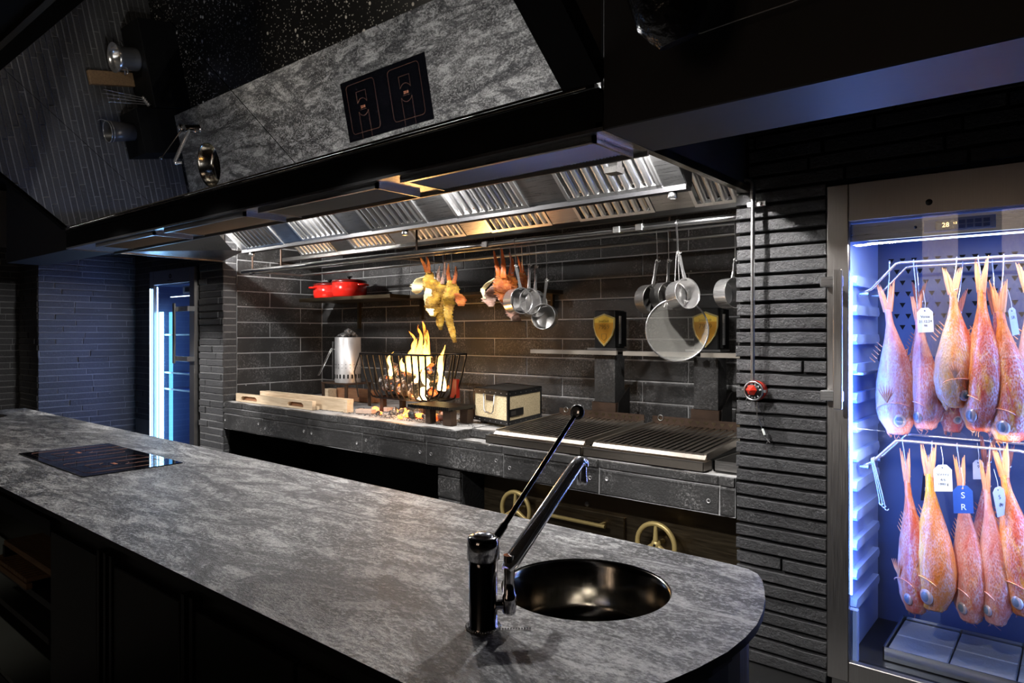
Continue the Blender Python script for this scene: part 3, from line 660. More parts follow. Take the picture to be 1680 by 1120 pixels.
def faucet(x, y, label, rz=0.0):
    t = thing('mixer_tap', label, 'tap', (x, y, ZC))
    M = Matrix.Translation((x, y, ZC)); H = 0.207
    MB().lathe([(0.0, 0.0), (0.0345, 0.0), (0.0345, 0.004), (0.0315, 0.006), (0.0315, 0.150), (0.0, 0.150)], M, 40).build('body', CHROME_D, t)
    MB().lathe([(0.0315, 0.150), (0.0365, 0.152), (0.0365, 0.190), (0.0345, 0.198), (0.030, 0.2015), (0.0, 0.2015)], M, 40).build('cap', CHROME_D, t)
    MB().lathe([(0.0, 0.210), (0.012, 0.2095), (0.021, 0.206), (0.0235, 0.2015)], M, 32).build('cap_dome', CHROME, t)
    # side pipe and union nuts
    q = Vector((x+0.045, y+0.035, ZC))
    MB().tube([q+Vector((0,0,0.065)), q+Vector((0,0,0.16))], 0.0125, 16).build('riser', CHROME_D, t)
    MB().lathe([(0.0, 0.03), (0.012, 0.03), (0.016, 0.036), (0.017, 0.06), (0.0165, 0.072), (0.0135, 0.076), (0.0125, 0.1)], Matrix.Translation(q), 24).build('union_nut', CHROME_D, t)
    MB().tube([Vector((x+0.02, y+0.015, ZC+0.05)), q+Vector((0,0,0.05))], 0.012, 12).build('link_pipe', CHROME_D, t)
    # spout: broad flattened arm rising towards the bowl
    p0 = q+Vector((0,-0.01,0.13)); p1 = Vector((x+0.040, y+0.315, ZC+0.325)); p2 = Vector((x+0.04, y+0.335, ZC+0.322)); p3 = Vector((x+0.04, y+0.337, ZC+0.312))
    sp = MB(); path = [p0, p0+(p1-p0)*0.06, p0.lerp(p1, 0.5), p0.lerp(p1, 0.93), p1, p2, p3]
    rad = [0.012, 0.0185, 0.0175, 0.0165, 0.016, 0.015, 0.014]
    sp.tube(path, rad, 20, True)
    sp.build('spout', CHROME, t)
    e = p3+Vector((0,-0.006,0))
    MB().lathe([(0.0, -0.048), (0.011, -0.048), (0.0135, -0.046), (0.0135, -0.026), (0.012, -0.024), (0.012, 0.004)], Matrix.Translation(e), 24).build('aerator', CHROME, t)
    # lever
    l0 = Vector((x+0.012, y+0.02, ZC+0.185)); l1 = Vector((x+0.055, y+0.275, ZC+0.445)); d = (l1-l0)
    MB().tube([l0, l0+d*0.12, l0+d*0.14, l1], [0.009, 0.009, 0.0065, 0.0055], 14).build('lever', CHROME_D, t)
    zz = d.normalized(); xx = Vector((0,0,1)).cross(zz).normalized(); yy = zz.cross(xx)
    Mk = basis(l1+zz*0.012, Vector((1,0,0)), Vector((0,0.6,0.8)), Vector((0,-0.8,0.6)))
    Mk = Matrix.Translation(l1+zz*0.014) @ Matrix.Rotation(-YAW*-1+R(-38), 4, 'Z') @ Matrix.Rotation(R(80), 4, 'X')
    kn = MB().lathe([(0.0, -0.008), (0.015, -0.008), (0.0195, -0.002), (0.0195, 0.002), (0.015, 0.008), (0.0, 0.008)], Mk, 28).build('lever_knob', BLACK, t)
    MB().lathe([(0.0, 0.0095), (0.011, 0.0095), (0.013, 0.008)], Mk, 24).lathe([(0.0, -0.0095), (0.011, -0.0095), (0.013, -0.008)], Mk, 24).build('knob_disc', CHROME, kn)
    # bead chain around the foot
    ch = MB()
    for i in range(44):
        a = 2*PI*i/44; ch.ball((x+0.0385*math.cos(a), y+0.0385*math.sin(a), ZC+0.0022), 0.0022, 6, 4)
    for i in range(12): ch.ball((x+0.0385+0.0045*i, y+0.012+0.004*i, ZC+0.0022), 0.0022, 6, 4)
    ch.build('bead_chain', CHROME, t)
    return t
faucet(-1.022, 1.13, 'tall chrome mixer tap with long lever standing beside the near round sink')
faucet(-6.66, 1.06, 'chrome mixer tap at the far left sink, seen only in the hood mirror')

def hob(label):
    x0, x1, y0, y1 = -4.41, -3.465, 1.145, 1.59
    t = thing('induction_hob', label, 'hob', (-3.94, 1.37, ZC))
    MB().box(x0, x1, y0, y1, ZC, ZC+0.005, 0.001).build('glass_top', INDUCT, t)
    z = ZC+0.0055
    def line(pts, closed=False, w=0.0016):
        mb = MB(); mb.tube([(p[0], p[1], z) for p in pts], w, 4, True, closed); return mb
    for cx in (-4.185, -3.70):
        mb = MB()
        mb.tube([(p[0], p[1], z) for p in rrect(cx-0.165, cx+0.165, y0+0.035, y1-0.05, 0.03)], 0.0007, 4, False, True)
        cy = y0+0.215
        mb.tube([(cx-0.055, cy-0.035, z), (cx-0.055, cy-0.115, z), (cx+0.055, cy-0.115, z), (cx+0.055, cy-0.035, z)], 0.0007, 4)
        for a0, a1 in ((-150, -30), (30, 150)):
            mb.tube([(cx+0.063*math.cos(R(a0+(a1-a0)*i/16)), cy+0.063*math.sin(R(a0+(a1-a0)*i/16)), z) for i in range(17)], 0.0007, 4)
        mb.tube([(cx-0.055, cy+0.03, z), (cx-0.055, y1-0.005, z)], 0.0007, 4); mb.tube([(cx+0.055, cy+0.03, z), (cx+0.055, y1-0.005, z)], 0.0007, 4)
        mb.tube([(cx-0.035, cy+0.018, z), (cx+0.035, cy+0.018, z)], 0.0005, 4)
        zn = mb.build('zone_print', COPPERL, t)
        text('zone_number', '2318', 0.026, simple('orange_print', (0.9,0.35,0.2), 0.4), t, Matrix.Translation((cx, cy, z)) @ Matrix.Diagonal((1,-1,1,1)), 0.0006)
hob('black glass induction hob with copper printed zones set in the slate worktop')

# slatted wooden board on the open shelf of the island
sb = thing('slatted_board', 'brown slatted wooden board on the open shelf at the lower left', 'board', (-3.45, 1.0, 0.55))
for k, z in enumerate((0.525, )):
    for i in range(13): MB().box(-3.85+i*0.036, -3.85+i*0.036+0.031, 0.905, 1.08, 0.53, 0.548, 0.002).build('slat', WOOD_D, sb)
    MB().box(-3.86, -3.37, 0.90, 0.925, 0.505, 0.529, 0.002).box(-3.86, -3.37, 1.06, 1.085, 0.505, 0.529, 0.002).build('batten', WOOD_D, sb)
tag(top('slatted_board', MB().box(-3.80, -3.12, 0.93, 1.17, 0.60, 0.625, 0.003), WOOD_D, 'flat wooden board stacked above the slatted one in the shelf', 'board'))
MB().box(-3.9, XS+0.0, 0.92, 1.19, 0.475, 0.503).build('shelf_board', BLACK, cnt)
MB().box(-3.82, -3.79, 0.93, 1.17, 0.548, 0.60).build('board_support', BLACK, cnt); MB().box(-3.16, -3.13, 0.93, 1.17, 0.503, 0.60).build('board_support', BLACK, cnt)
# ================================================================== FRIDGES
PLAST = simple('blue_glow_liner', (0.32, 0.44, 0.78), 0.35, 0.0, 0.04)  # white plastic; the blue LED glow is mixed into its colour
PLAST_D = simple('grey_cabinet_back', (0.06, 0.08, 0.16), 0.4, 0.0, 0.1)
LED_B = emit('led_strip_blue', (0.26, 0.50, 1.0), 12.0)
LED_C = emit('led_strip_cyan', (0.38, 0.78, 1.0), 6.5)
LED_W = emit('led_bar_white', (0.7, 0.85, 1.0), 4.0)
AMBER = emit('amber_digits', (1.0, 0.55, 0.18), 3.0)
BLUED = emit('blue_digits', (0.05, 0.6, 1.0), 1.2)
def cabinet(name, label, x0, x1, yf, zt, hdr, st, zb=0.05, lin=None):
    t = thing(name, label, 'fridge', ((x0+x1)/2, yf+0.3, 0.0))
    yb = yf+0.68
    MB().box(x0+0.01, x0+0.03, yf+0.04, yb, zb, zt-0.01).box(x1-0.03, x1-0.01, yf+0.04, yb, zb, zt-0.01).box(x0+0.01, x1-0.01, yb, yb+0.02, zb, zt-0.01).box(x0+0.01, x1-0.01, yf+0.04, yb, zt-0.03, zt-0.01).box(x0+0.01, x1-0.01, yf+0.04, yb, 0.0, zb).build('casing', STEEL_D, t)
    d = MB().box(x0, x0+st, yf, yf+0.035, zb, zt, 0.003).box(x1-st, x1, yf, yf+0.035, zb, zt, 0.003).box(x0+st, x1-st, yf, yf+0.035, zt-hdr, zt, 0.003).box(x0+st, x1-st, yf, yf+0.035, zb, zb+0.09, 0.003).build('door_frame', STEEL_F, t)
    MB().box(x0+st-0.003, x1-st+0.003, yf+0.010, yf+0.016, zb+0.085, zt-hdr+0.004).build('door_glass', GLASS, t)
    # liner
    xi0, xi1 = x0+st-0.012, x1-st+0.012; yi = yb-0.06; zi0, zi1 = zb+0.07, zt-hdr-0.005
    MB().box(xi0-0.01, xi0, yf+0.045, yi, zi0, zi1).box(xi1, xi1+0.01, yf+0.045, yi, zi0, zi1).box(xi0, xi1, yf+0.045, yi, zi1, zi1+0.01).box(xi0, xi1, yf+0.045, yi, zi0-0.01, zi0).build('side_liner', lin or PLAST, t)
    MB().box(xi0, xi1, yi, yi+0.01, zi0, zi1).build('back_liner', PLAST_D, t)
    return t, xi0, xi1, yi, zi0, zi1
YF = 3.235
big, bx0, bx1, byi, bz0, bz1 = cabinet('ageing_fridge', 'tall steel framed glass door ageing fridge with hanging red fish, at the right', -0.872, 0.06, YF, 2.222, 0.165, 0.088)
# moulded shelf ledges
for k in range(13):
    z = 1.80-0.131*k
    if z < 0.35: break
    for sx, xw in ((1, bx0), (-1, bx1)):
        MB().prism([(3.31, z), (3.33, z+0.028), (3.75, z+0.028), (3.77, z), (3.75, z-0.016), (3.33, z-0.016)], xw, xw+sx*0.026, Matrix(((0,0,1,0),(1,0,0,0),(0,1,0,0),(0,0,0,1)))).build('ledge', PLAST, big)
# header panel inside with controls
hp = MB().box(bx0, bx1, 3.292, 3.305, 1.975, 2.052).build('control_header', m_steel('header_steel', 0.5, 0.3, (1,60,60)), big)
fmh = face_m((0,3.2915,0))
p0 = at(1516, 360, 3.29); p1 = at(1634, 352, 3.29)
cp = MB().box(p0.x, p1.x, 3.288, 3.2918, 1.988, 2.040, 0.0008).build('control_panel', simple('panel_grey_blue', (0.16,0.2,0.3), 0.3, 0.3), big)
a = at(1535, 355, 3.287); b = at(1567, 355, 3.287)
MB().box(a.x, b.x, 3.2865, 3.2885, 1.996, 2.030).build('display', INDUCT, cp)
text('display_digits', '28', 0.026, AMBER, cp, face_m((a.x+0.035, 3.286, 2.013)))
text('display_digits', '1.5', 0.011, AMBER, cp, face_m((a.x+0.068, 3.286, 2.018)))
for i in range(4):
    for j in range(2):
        kx = b.x+0.012+i*0.0275; MB().box(kx, kx+0.022, 3.2862, 3.2885, 1.995+j*0.019, 2.010+j*0.019, 0.0006).build('key', simple('navy_key', (0.03,0.06,0.16), 0.35) if i+j == 0 else bpy.data.materials['navy_key'], cp)
MB().lathe([(0.0,0.002),(0.006,0.002),(0.006,0)], face_m((at(1502, 362, 3.29).x, 3.2915, 2.015)), 12).build('screw', BLACK, big)
# leds
MB().box(bx0+0.004, bx0+0.016, 3.278, 3.288, 0.42, 1.80).build('led_strip', LED_B, big)
MB().box(bx1-0.016, bx1-0.004, 3.278, 3.288, 0.42, 1.80).build('led_strip', LED_B, big)
MB().box(bx0+0.07, bx1-0.07, 3.318, 3.33, 1.962, 1.968).build('led_bar', LED_W, big)
for o_, s_, e_, c_, tgt in (((bx0+0.02, 3.30, 1.15), 1.4, 3.6, (0.03,0.18,1.0), (bx0+0.25, 3.95, 1.15)), ((bx1-0.02, 3.30, 1.15), 1.4, 3.5, (0.15,0.35,1.0), (bx1-0.35, 3.8, 1.15))):
    light('AREA', 'fridge_led', o_, e_, c_, tgt, 0.03, s_)
light('AREA', 'fridge_led', ((bx0+bx1)/2, 3.31, 1.955), 4.2, (1.0,0.93,0.90), ((bx0+bx1)/2-0.05, 3.5, 0.6), 0.75, 0.03)
light('AREA', 'fridge_led', (bx0+0.03, 3.262, 1.15), 4.5, (0.22,0.36,1.0), (0.3, 1.0, 1.35), 0.03, 1.4)
light('AREA', 'fridge_led', ((bx0+bx1)/2, 3.285, 1.16), 3.0, (1.0,0.92,0.88), ((bx0+bx1)/2-0.02, 3.5, 0.45), 0.7, 0.03)
# perforated triangles at the back
tri = MB()
for r_ in range(7):
    for c_ in range(16):
        x = bx0+0.06+c_*0.05+(0.025 if r_ % 2 else 0); z = 1.93-0.055*r_
        tri.add([(x-0.013, byi-0.003, z+0.012), (x+0.013, byi-0.003, z+0.012), (x, byi-0.003, z-0.012), (x-0.013, byi+0.002, z+0.012), (x+0.013, byi+0.002, z+0.012), (x, byi+0.002, z-0.012)], [(0,1,2),(3,5,4),(0,3,4,1),(1,4,5,2),(2,5,3,0)])
tri.build('vent_holes', BLACK_M, big)
sh = at(1430, 611, 3.36)
MB().box(bx0+0.0, bx0+0.05, 3.33, 3.75, 1.386, 1.396).box(bx0, bx1, 3.745, 3.757, 1.386, 1.398).build('shelf_runner', STEEL, big)
# tall handle
hb = MB().box(-0.825, -0.790, 3.150, 3.168, 1.245, 1.845, 0.003).build('handle', STEEL_F, big)
for z in (1.795, 1.300): MB().box(-0.882, -0.79, 3.168, 3.182, z-0.022, z+0.022, 0.002).box(-0.882, -0.862, 3.182, 3.24, z-0.022, z+0.022, 0.002).build('handle_bracket', STEEL, hb)
MB().lathe([(0,0.004),(0.011,0.004),(0.013,0)], face_m((at(1524, 343, YF).x, YF, 2.105)), 16).build('lock', BLACK, big)
MB().box(bx0+0.0, bx0+0.04, 3.27, 3.30, 0.13, 0.36, 0.004).build('hinge_cover', PLAST, big)
# steel hanging frames
def hang_frame(label, z, yfr, ybk, zend):
    t = thing('hanging_rail', label, 'rail', (bx0+0.4, 3.5, z))
    for y in (yfr, ybk):
        MB().tube([(bx0+0.022, y-0.02, zend), (bx0+0.06, y-0.01, zend+0.02), (bx0+0.155, y, z-0.004), (bx0+0.175, y, z), (bx1-0.18, y, z), (bx1-0.16, y, z-0.004), (bx1-0.05, y-0.01, zend+0.02), (bx1-0.022, y-0.02, zend)], 0.0065, 10).build('rail', CHROME, t)
    MB().tube([(bx0+0.014, yfr-0.02, zend), (bx0+0.05, yfr-0.02, zend)], 0.010, 12).tube([(bx0+0.014, ybk-0.02, zend), (bx0+0.05, ybk-0.02, zend)], 0.010, 12).build('end_sleeve', STEEL, t)
hang_frame('upper bent steel rail in the ageing fridge with fish hooked on it', 1.885, 3.45, 3.68, 1.752)
hang_frame('lower bent steel rail in the ageing fridge with fish hooked on it', 1.095, 3.45, 3.68, 0.965)
# salt block tray
tr = thing('salt_tray', 'clear sided steel tray of salt blocks on the ageing fridge floor', 'tray', ((bx0+bx1)/2+0.1, 3.55, 0.14))
tx0, tx1, ty0, ty1 = -0.675, 0.03, 3.36, 3.80
zt_ = 0.135
MB().box(tx0, tx1, ty0, ty0+0.006, zt_, zt_+0.06).box(tx0, tx1, ty1-0.006, ty1, zt_, zt_+0.06).box(tx0, tx0+0.006, ty0, ty1, zt_, zt_+0.06).box(tx1-0.006, tx1, ty0, ty1, zt_, zt_+0.06).box(tx0, tx1, ty0, ty1, zt_, zt_+0.006).build('tray', m_steel('tray_steel', 0.6, 0.2), tr)
MB().box(bx0+0.001, bx1-0.001, 3.30, byi, 0.122, 0.134).build('floor_plate', BLACK, big)
SLATE = m_tile('grey_salt_block', 0.16, 0.26, 0.4, 0.4)
for i in range(3):
    for j in range(2):
        xa = tx0+0.012+i*0.232; ya = ty0+0.012+j*0.21
        top('salt_block', MB().box(xa, xa+0.225, ya, ya+0.203, zt_+0.006, zt_+0.045, 0.004), SLATE, ['front', 'rear'][j]+' salt block '+['at the left end', 'in the middle', 'at the right end'][i]+' of the fridge tray', 'block', 'salt blocks in the fridge tray')

# small far fridge
sm, sx0, sx1, syi, sz0, sz1 = cabinet('ageing_fridge', 'narrow glass door fridge glowing blue in the far left corner', -7.765, -6.745, 3.205, 2.236, 0.15, 0.10, lin=PLAST_D)
MB().box(-7.665, -7.575, 3.262, 3.272, 0.35, 1.80).build('led_strip', LED_C, sm)
for x in (-7.535, -7.50, -7.475): MB().box(x, x+0.012, 3.31, 3.32, 0.35, 1.80).build('led_strip', emit('led_dots_cyan', (0.12,0.5,1.0), 1.2) if x == -7.535 else bpy.data.materials['led_dots_cyan'], sm)
MB().box(-7.685, -7.675, 3.245, 3.255, 0.2, 2.07).box(-7.725, -7.722, 3.19, 3.2, 0.2, 2.05).build('edge_light', LED_B, sm)
MB().box(sx0+0.2, sx1-0.03, 3.3, 3.31, 1.955, 1.963).build('led_bar', LED_W, sm)
MB().box(-7.15, -6.90, 3.28, 3.29, 1.985, 2.06).build('control_panel', m_steel('header_steel_b', 0.5, 0.3), sm)
MB().box(-7.1, -6.97, 3.276, 3.281, 2.0, 2.045).build('display', INDUCT, sm)
for k, z in enumerate((1.56, 1.155, 0.98)):
    w_ = MB()
    for i in range(18): w_.box(sx0+0.03+i*0.05, sx0+0.034+i*0.05, 3.3, syi-0.02, z, z+0.004)
    w_.box(sx0+0.01, sx1-0.01, 3.3, 3.312, z-0.012, z+0.006).build('wire_shelf', STEEL, sm)
hb = MB().box(-7.02, -6.985, 3.115, 3.135, 1.27, 1.875, 0.003).build('handle', STEEL_D, sm)
for z in (1.815, 1.32): MB().box(-7.02, -6.74, 3.135, 3.15, z-0.025, z+0.025, 0.002).box(-6.765, -6.74, 3.15, 3.21, z-0.025, z+0.025, 0.002).build('handle_bracket', STEEL, hb)
MB().tube([(-7.27+0.022*math.cos(a*PI/3+PI/6), 3.204, 2.165+0.022*math.sin(a*PI/3+PI/6)) for a in range(6)], 0.004, 5, True, True).build('hexagon_mark', BLACK, sm)
MB().box(-7.33, -7.21, 3.2035, 3.2055, 2.118, 2.126).build('name_strip', BLACK, sm)
light('AREA', 'small_fridge_led', (-7.705, 3.190, 1.15), 5, (0.28,0.40,1.0), (-8.2, 2.2, 1.15), 0.02, 1.7)
light('AREA', 'small_fridge_led', (-6.90, 3.40, 1.1), 1.6, (0.03,0.14,1.0), (-7.68, 3.45, 1.1), 0.06, 1.5)
light('AREA', 'small_fridge_led', (-7.30, 3.36, 1.93), 0.5, (0.4,0.65,1.0), (-7.4, 3.45, 1.0), 0.5, 0.03)

# ------------------------------------------------------------------ fish
def fish(label, tu, tv, mu, mv, y, wpx, mat, roll=0.0, girth=1.0, lean=0.0, group='fish hanging in the ageing fridge', eye=1.0, fin=FINM, dorsal=True, spread=10):
    """hangs tail up from (tu,tv) to the mouth at (mu,mv) on depth y"""
    A = at(tu, tv, y); B = at(mu, mv, y); ax = (A-B); L = ax.length
    depth_ = (A*1.0 - Vector((0,0,CAMZ))).dot(_fw); hw = wpx/FPX*depth_/2
    t = thing('hanging_fish', label, 'fish', A, 0.0, group)
    # orientation: z along tail direction, x in view plane rotated by roll
    z = ax.normalized(); x = _rt - z*_rt.dot(z); x.normalize(); yv = z.cross(x)
    Rm = Matrix.Rotation(roll, 4, 'Z'); M = basis((0,0,0), x, yv, z) @ Rm
    rnd = random.Random(hash(label) % 1000 if False else int(tu*7+tv))
    Lb = L*0.80; z0 = -L*0.20
    ca, sa = abs(math.cos(roll)), abs(math.sin(roll))
    prof = [(0,.17,.20),(.05,.16,.22),(.12,.19,.24),(.22,.34,.36),(.34,.56,.55),(.46,.76,.75),(.58,.93,.92),(.68,1.0,1.0),(.76,1.0,1.0),(.82,.95,.98),(.875,.86,.95),(.92,.74,.86),(.955,.60,.72),(.985,.52,.66),(1.0,.42,.54),(.985,.30,.40),(.95,.15,.2),(.94,.01,.01)]
    k = hw/max(0.6, math.hypot(ca*1.0, sa*0.62))*girth
    a_, b_ = k*1.0, k*0.66                        # a: back-to-belly half height, b: half thickness
    seg = 22; vs_ = []; fs = []
    for i, (tt, pa, pb) in enumerate(prof):
        zz = z0-Lb*tt; cx = a_*0.10*math.sin(PI*min(1, tt*1.1))
        for j in range(seg):
            an = 2*PI*j/seg; c, s = math.cos(an), math.sin(an)
            ra = a_*pa*(1.0 if c > 0 else 0.96); rb = b_*pb
            n_ = 1+0.05*noise.noise(Vector((c*2, s*2, zz*28+tu)))+0.02*noise.noise(Vector((c*6, s*6, zz*90)))
            sq = (abs(c)**2.2+abs(s)**2.2)**(-1/2.2)
            vs_.append((cx+ra*c*sq*n_, rb*s*sq*n_, zz+0.004*noise.noise(Vector((c*3, s*3, tu)))))
    for i in range(len(prof)-1):
        for j in range(seg): fs.append((i*seg+j, i*seg+(j+1) % seg, (i+1)*seg+(j+1) % seg, (i+1)*seg+j))
    def put(mb, nm, m_, par=t):
        mb.v = [tuple(M @ Vector(p)) for p in mb.v]; return mb.build(nm, m_, par, None, True)
    bd = bpy.data.meshes
    body = MB().add(vs_, fs, True)
    # body keeps its own local frame so the skin pattern runs along the fish
    o = body.build('body', mat, t, None, True); o.matrix_local = M
    # tail: two long lobes of fin rays
    tl = MB()
    for s in (-1, 1):
        for r_ in range(6):
            an = R(s*(4+spread*(r_/5))); d = Vector((math.sin(an), 0.02*rnd.uniform(-1,1), math.cos(an)))
            ln = L*(0.12+0.085*(r_/5))*rnd.uniform(0.9,1.05); st_ = Vector((s*a_*0.03*r_, 0, z0-0.01))
            tl.tube([st_, st_+d*ln*0.5+Vector((0,rnd.uniform(-1,1)*0.002,0)), st_+d*ln], [a_*0.075, a_*0.065, 0.0012], 5, True)
        d0 = Vector((math.sin(R(s*4)),0,math.cos(R(s*4)))); d1 = Vector((math.sin(R(s*(4+spread))),0,math.cos(R(s*(4+spread)))))
        q = Vector((0,0.0012,0)); S = Vector((0,0,z0-0.012)); p1 = S+d0*L*0.11; p2 = S+d1*L*0.19
        tl.add([S+q,p1+q,p2+q,S-q,p1-q,p2-q], [(0,1,2),(3,5,4),(1,4,5,2),(0,3,4,1),(2,5,3,0)])
    put(tl, 'tail_fin', fin)
    if dorsal:
        df = MB(); n = 9
        for i in range(n):
            tt = 0.34+0.05*i; zz = z0-Lb*tt; aa = a_*(0.62+0.38*min(1,(tt-.3)*3)); b0 = Vector((aa+a_*0.02, rnd.uniform(-1,1)*0.002, zz))
            ln = a_*0.42*(1-abs(i-5)/9)*rnd.uniform(.8,1.15); df.tube([b0-Vector((a_*0.1,0,0)), b0+Vector((ln*0.5,0,ln*0.55)), b0+Vector((ln*0.8,0,ln*1.1))], [0.0028, 0.002, 0.0005], 4)
            if i < n-1:
                q = Vector((0,0.0007,0)); b1 = b0-Vector((0,0,Lb*0.05)); tp = b0+Vector((ln*0.45,0,ln*0.5))
                df.add([b0+q,tp+q,b1+q,b0-q,tp-q,b1-q], [(0,1,2),(3,5,4),(0,3,4,1),(1,4,5,2),(2,5,3,0)])
        put(df, 'dorsal_fin', fin)
    af = MB()
    for i in range(5):
        tt = 0.30+0.03*i; zz = z0-Lb*tt; b0 = Vector((-a_*(0.5+0.1*i), 0, zz)); ln = a_*0.35
        af.tube([b0+Vector((a_*0.1,0,0)), b0+Vector((-ln*0.4,0,ln*0.8))], [0.003, 0.0008], 4)
    put(af, 'anal_fin', fin)
    for s in (-1, 1):
        pf = MB(); base_ = Vector((-a_*0.25, s*b_*0.97, z0-Lb*0.74))
        for r_ in range(6):
            an = R(-25+10*r_); d = Vector((math.sin(an)*-1, s*0.10, math.cos(an))); pf.tube([base_, base_+d*L*0.055+Vector((0,s*0.004,0)), base_+d*L*0.11], [0.0035, 0.003, 0.0006], 4)
        put(pf, 'pectoral_fin', fin)
        # gill cover: raised curved plate edge
        gc = MB(); pts = []
        for i in range(11):
            an = R(-80+16*i); pts.append(Vector((a_*0.80*math.sin(an), s*b_*(0.70+0.36*math.cos(an)**0.5 if math.cos(an) > 0 else 0.7), z0-Lb*(0.80-0.055*math.cos(an)))))
        gc.tube([Vector((q.x, q.y*0.985, q.z)) for q in pts], [0.001]+[0.0028]*9+[0.001], 6); put(gc, 'gill_cover', mat)
        ec = Vector((a_*0.22, s*b_*0.84, z0-Lb*0.885)); er = a_*0.27*eye
        put(MB().ball(ec, er, 16, 10, (1, 0.50, 1.1)), 'eye', EYEW)
        put(MB().ball(ec+Vector((er*0.04, s*er*0.14, 0)), er*0.78, 14, 8, (1, 0.52, 1.1)), 'pupil', EYEB)
    jw = MB(); zj = z0-Lb*0.985
    jw.tube([Vector((-a_*0.52, 0, z0-Lb*0.93)), Vector((-a_*0.42, b_*0.30, zj)), Vector((-a_*0.36, 0, zj-Lb*0.035)), Vector((-a_*0.42, -b_*0.30, zj)), Vector((-a_*0.52, 0, z0-Lb*0.93))], 0.0055, 7)
    jw.tube([Vector((a_*0.30, b_*0.40, zj+0.006)), Vector((a_*0.40, 0, zj-Lb*0.012)), Vector((a_*0.30, -b_*0.40, zj+0.006))], 0.0055, 7)
    put(jw, 'jaw', mat)
    for i in range(3):
        w1 = MB(); x_ = rnd.uniform(-.5,.2)*a_; w1.tube([Vector((x_, rnd.uniform(-1,1)*b_*.4, zj)), Vector((x_+rnd.uniform(-1,1)*.008, rnd.uniform(-1,1)*.01, zj-0.018)), Vector((x_+rnd.uniform(-1,1)*.014, rnd.uniform(-1,1)*.014, zj-0.034))], [0.0022,0.0015,0.0008], 4); put(w1, 'barbel', mat)
    return t, A
def s_hook(label, p_top, p_bot, r=0.0026, rail_r=0.0075, group=None, mat=CHROME, opn=0.016, name='meat_hook'):
    """open loop over a rail at p_top, curl at the bottom p_bot"""
    p_top, p_bot = Vector(p_top), Vector(p_bot); q = rail_r+r+0.0008; pts = []
    for i in range(9): a = R(-60+30*i*0.95); pts.append(p_top+Vector((0, -math.cos(a)*q, math.sin(a)*q)) if False else p_top+Vector((0, math.cos(PI-R(-40+27.5*i))*q, math.sin(R(-40+27.5*i))*q)))
    pts = pts[::-1]; d = p_bot-pts[-1]
    pts += [pts[-1]+d*0.35+Vector((0.002,0,0)), p_bot+Vector((0,0,0.015))]
    for i in range(7): a = R(-15-28*i); pts.append(p_bot+Vector((opn*0.5-opn*0.5*math.cos(a), 0, opn*0.5*math.sin(a)-0.002)))
    return top(name, MB().tube(pts, r, 6), mat, label, 'hook', group, p_top)
def rail_x(u, y=3.45): return at(u, 500, y).x
F1, F2 = 3.45, 3.68
#      tail u,v     mouth u,v    y    wpx  mat roll
spec = [
 ('pinkish red fish with fanned tail hanging first from the left on the upper rail', 1452, 457, 1474, 712, 3.46, 54, 4, 0.75, 6, True, 1.2),
 ('narrow pink fish hanging behind the white card tag on the upper rail', 1503, 478, 1519, 703, 3.47, 40, 4, 1.5, 7, False, 1.1),
 ('broad orange fish with a big eye and ragged fins, widest on the upper rail', 1562, 432, 1566, 668, 3.42, 66, 1, 0.15, 9, True, 1.0),
 ('slim orange striped fish, tail hooked above the upper rail right of the broad one', 1611, 418, 1607, 706, 3.44, 48, 1, 1.5, 5, False, 1.1),
 ('large orange fish at the right end of the upper rail, a tag on its back', 1637, 455, 1656, 723, 3.43, 52, 1, 1.3, 6, False, 1.1),
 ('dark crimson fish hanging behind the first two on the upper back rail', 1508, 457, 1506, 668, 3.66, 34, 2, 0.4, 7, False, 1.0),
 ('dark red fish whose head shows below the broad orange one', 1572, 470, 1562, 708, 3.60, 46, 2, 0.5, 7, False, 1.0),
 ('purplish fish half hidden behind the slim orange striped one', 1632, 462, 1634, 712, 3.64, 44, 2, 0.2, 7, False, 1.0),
 ('pale pink fish cut off by the frame at the upper right', 1684, 420, 1694, 700, 3.45, 46, 4, 0.6, 8, True, 1.0),
 ('slender orange backed fish hanging first from the left on the lower rail', 1484, 733, 1503, 1003, 3.46, 38, 0, 1.45, 4, False, 1.1),
 ('golden yellow fish under the pale blue card tag on the lower rail', 1522, 722, 1532, 998, 3.44, 48, 3, 1.35, 7, False, 1.2),
 ('pink fish behind the navy tag lettered SR on the lower rail', 1573, 742, 1593, 1018, 3.46, 40, 4, 1.5, 4, False, 1.1),
 ('thin pale fish beside the lilac tag on the lower rail', 1615, 748, 1634, 1022, 3.45, 38, 4, 1.55, 4, False, 1.1),
 ('whitish orange fish at the right end of the lower rail', 1638, 722, 1684, 1008, 3.44, 50, 1, 1.4, 6, False, 1.0),
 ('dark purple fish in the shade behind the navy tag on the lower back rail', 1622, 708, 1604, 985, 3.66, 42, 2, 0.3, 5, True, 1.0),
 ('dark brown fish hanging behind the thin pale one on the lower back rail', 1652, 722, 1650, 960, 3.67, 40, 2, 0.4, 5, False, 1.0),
]
HOOKW = ['tail of the leftmost upper fish', 'narrow upper fish with the white tag', 'broad orange fish with the big eye', 'slim orange striped upper fish', 'large orange fish right of the striped one', 'crimson fish on the upper back rail', 'dark red fish behind the broad orange one', 'purplish fish behind the slim striped one', 'pale fish cut off at the upper right', 'tail of the leftmost lower fish', 'golden yellow fish with the pale blue tag', 'pink fish with the navy tag', 'thin pale fish beside the lilac tag', 'whitish orange fish at the lower right', 'dark purple fish behind the navy tag', 'dark brown fish on the lower back rail']
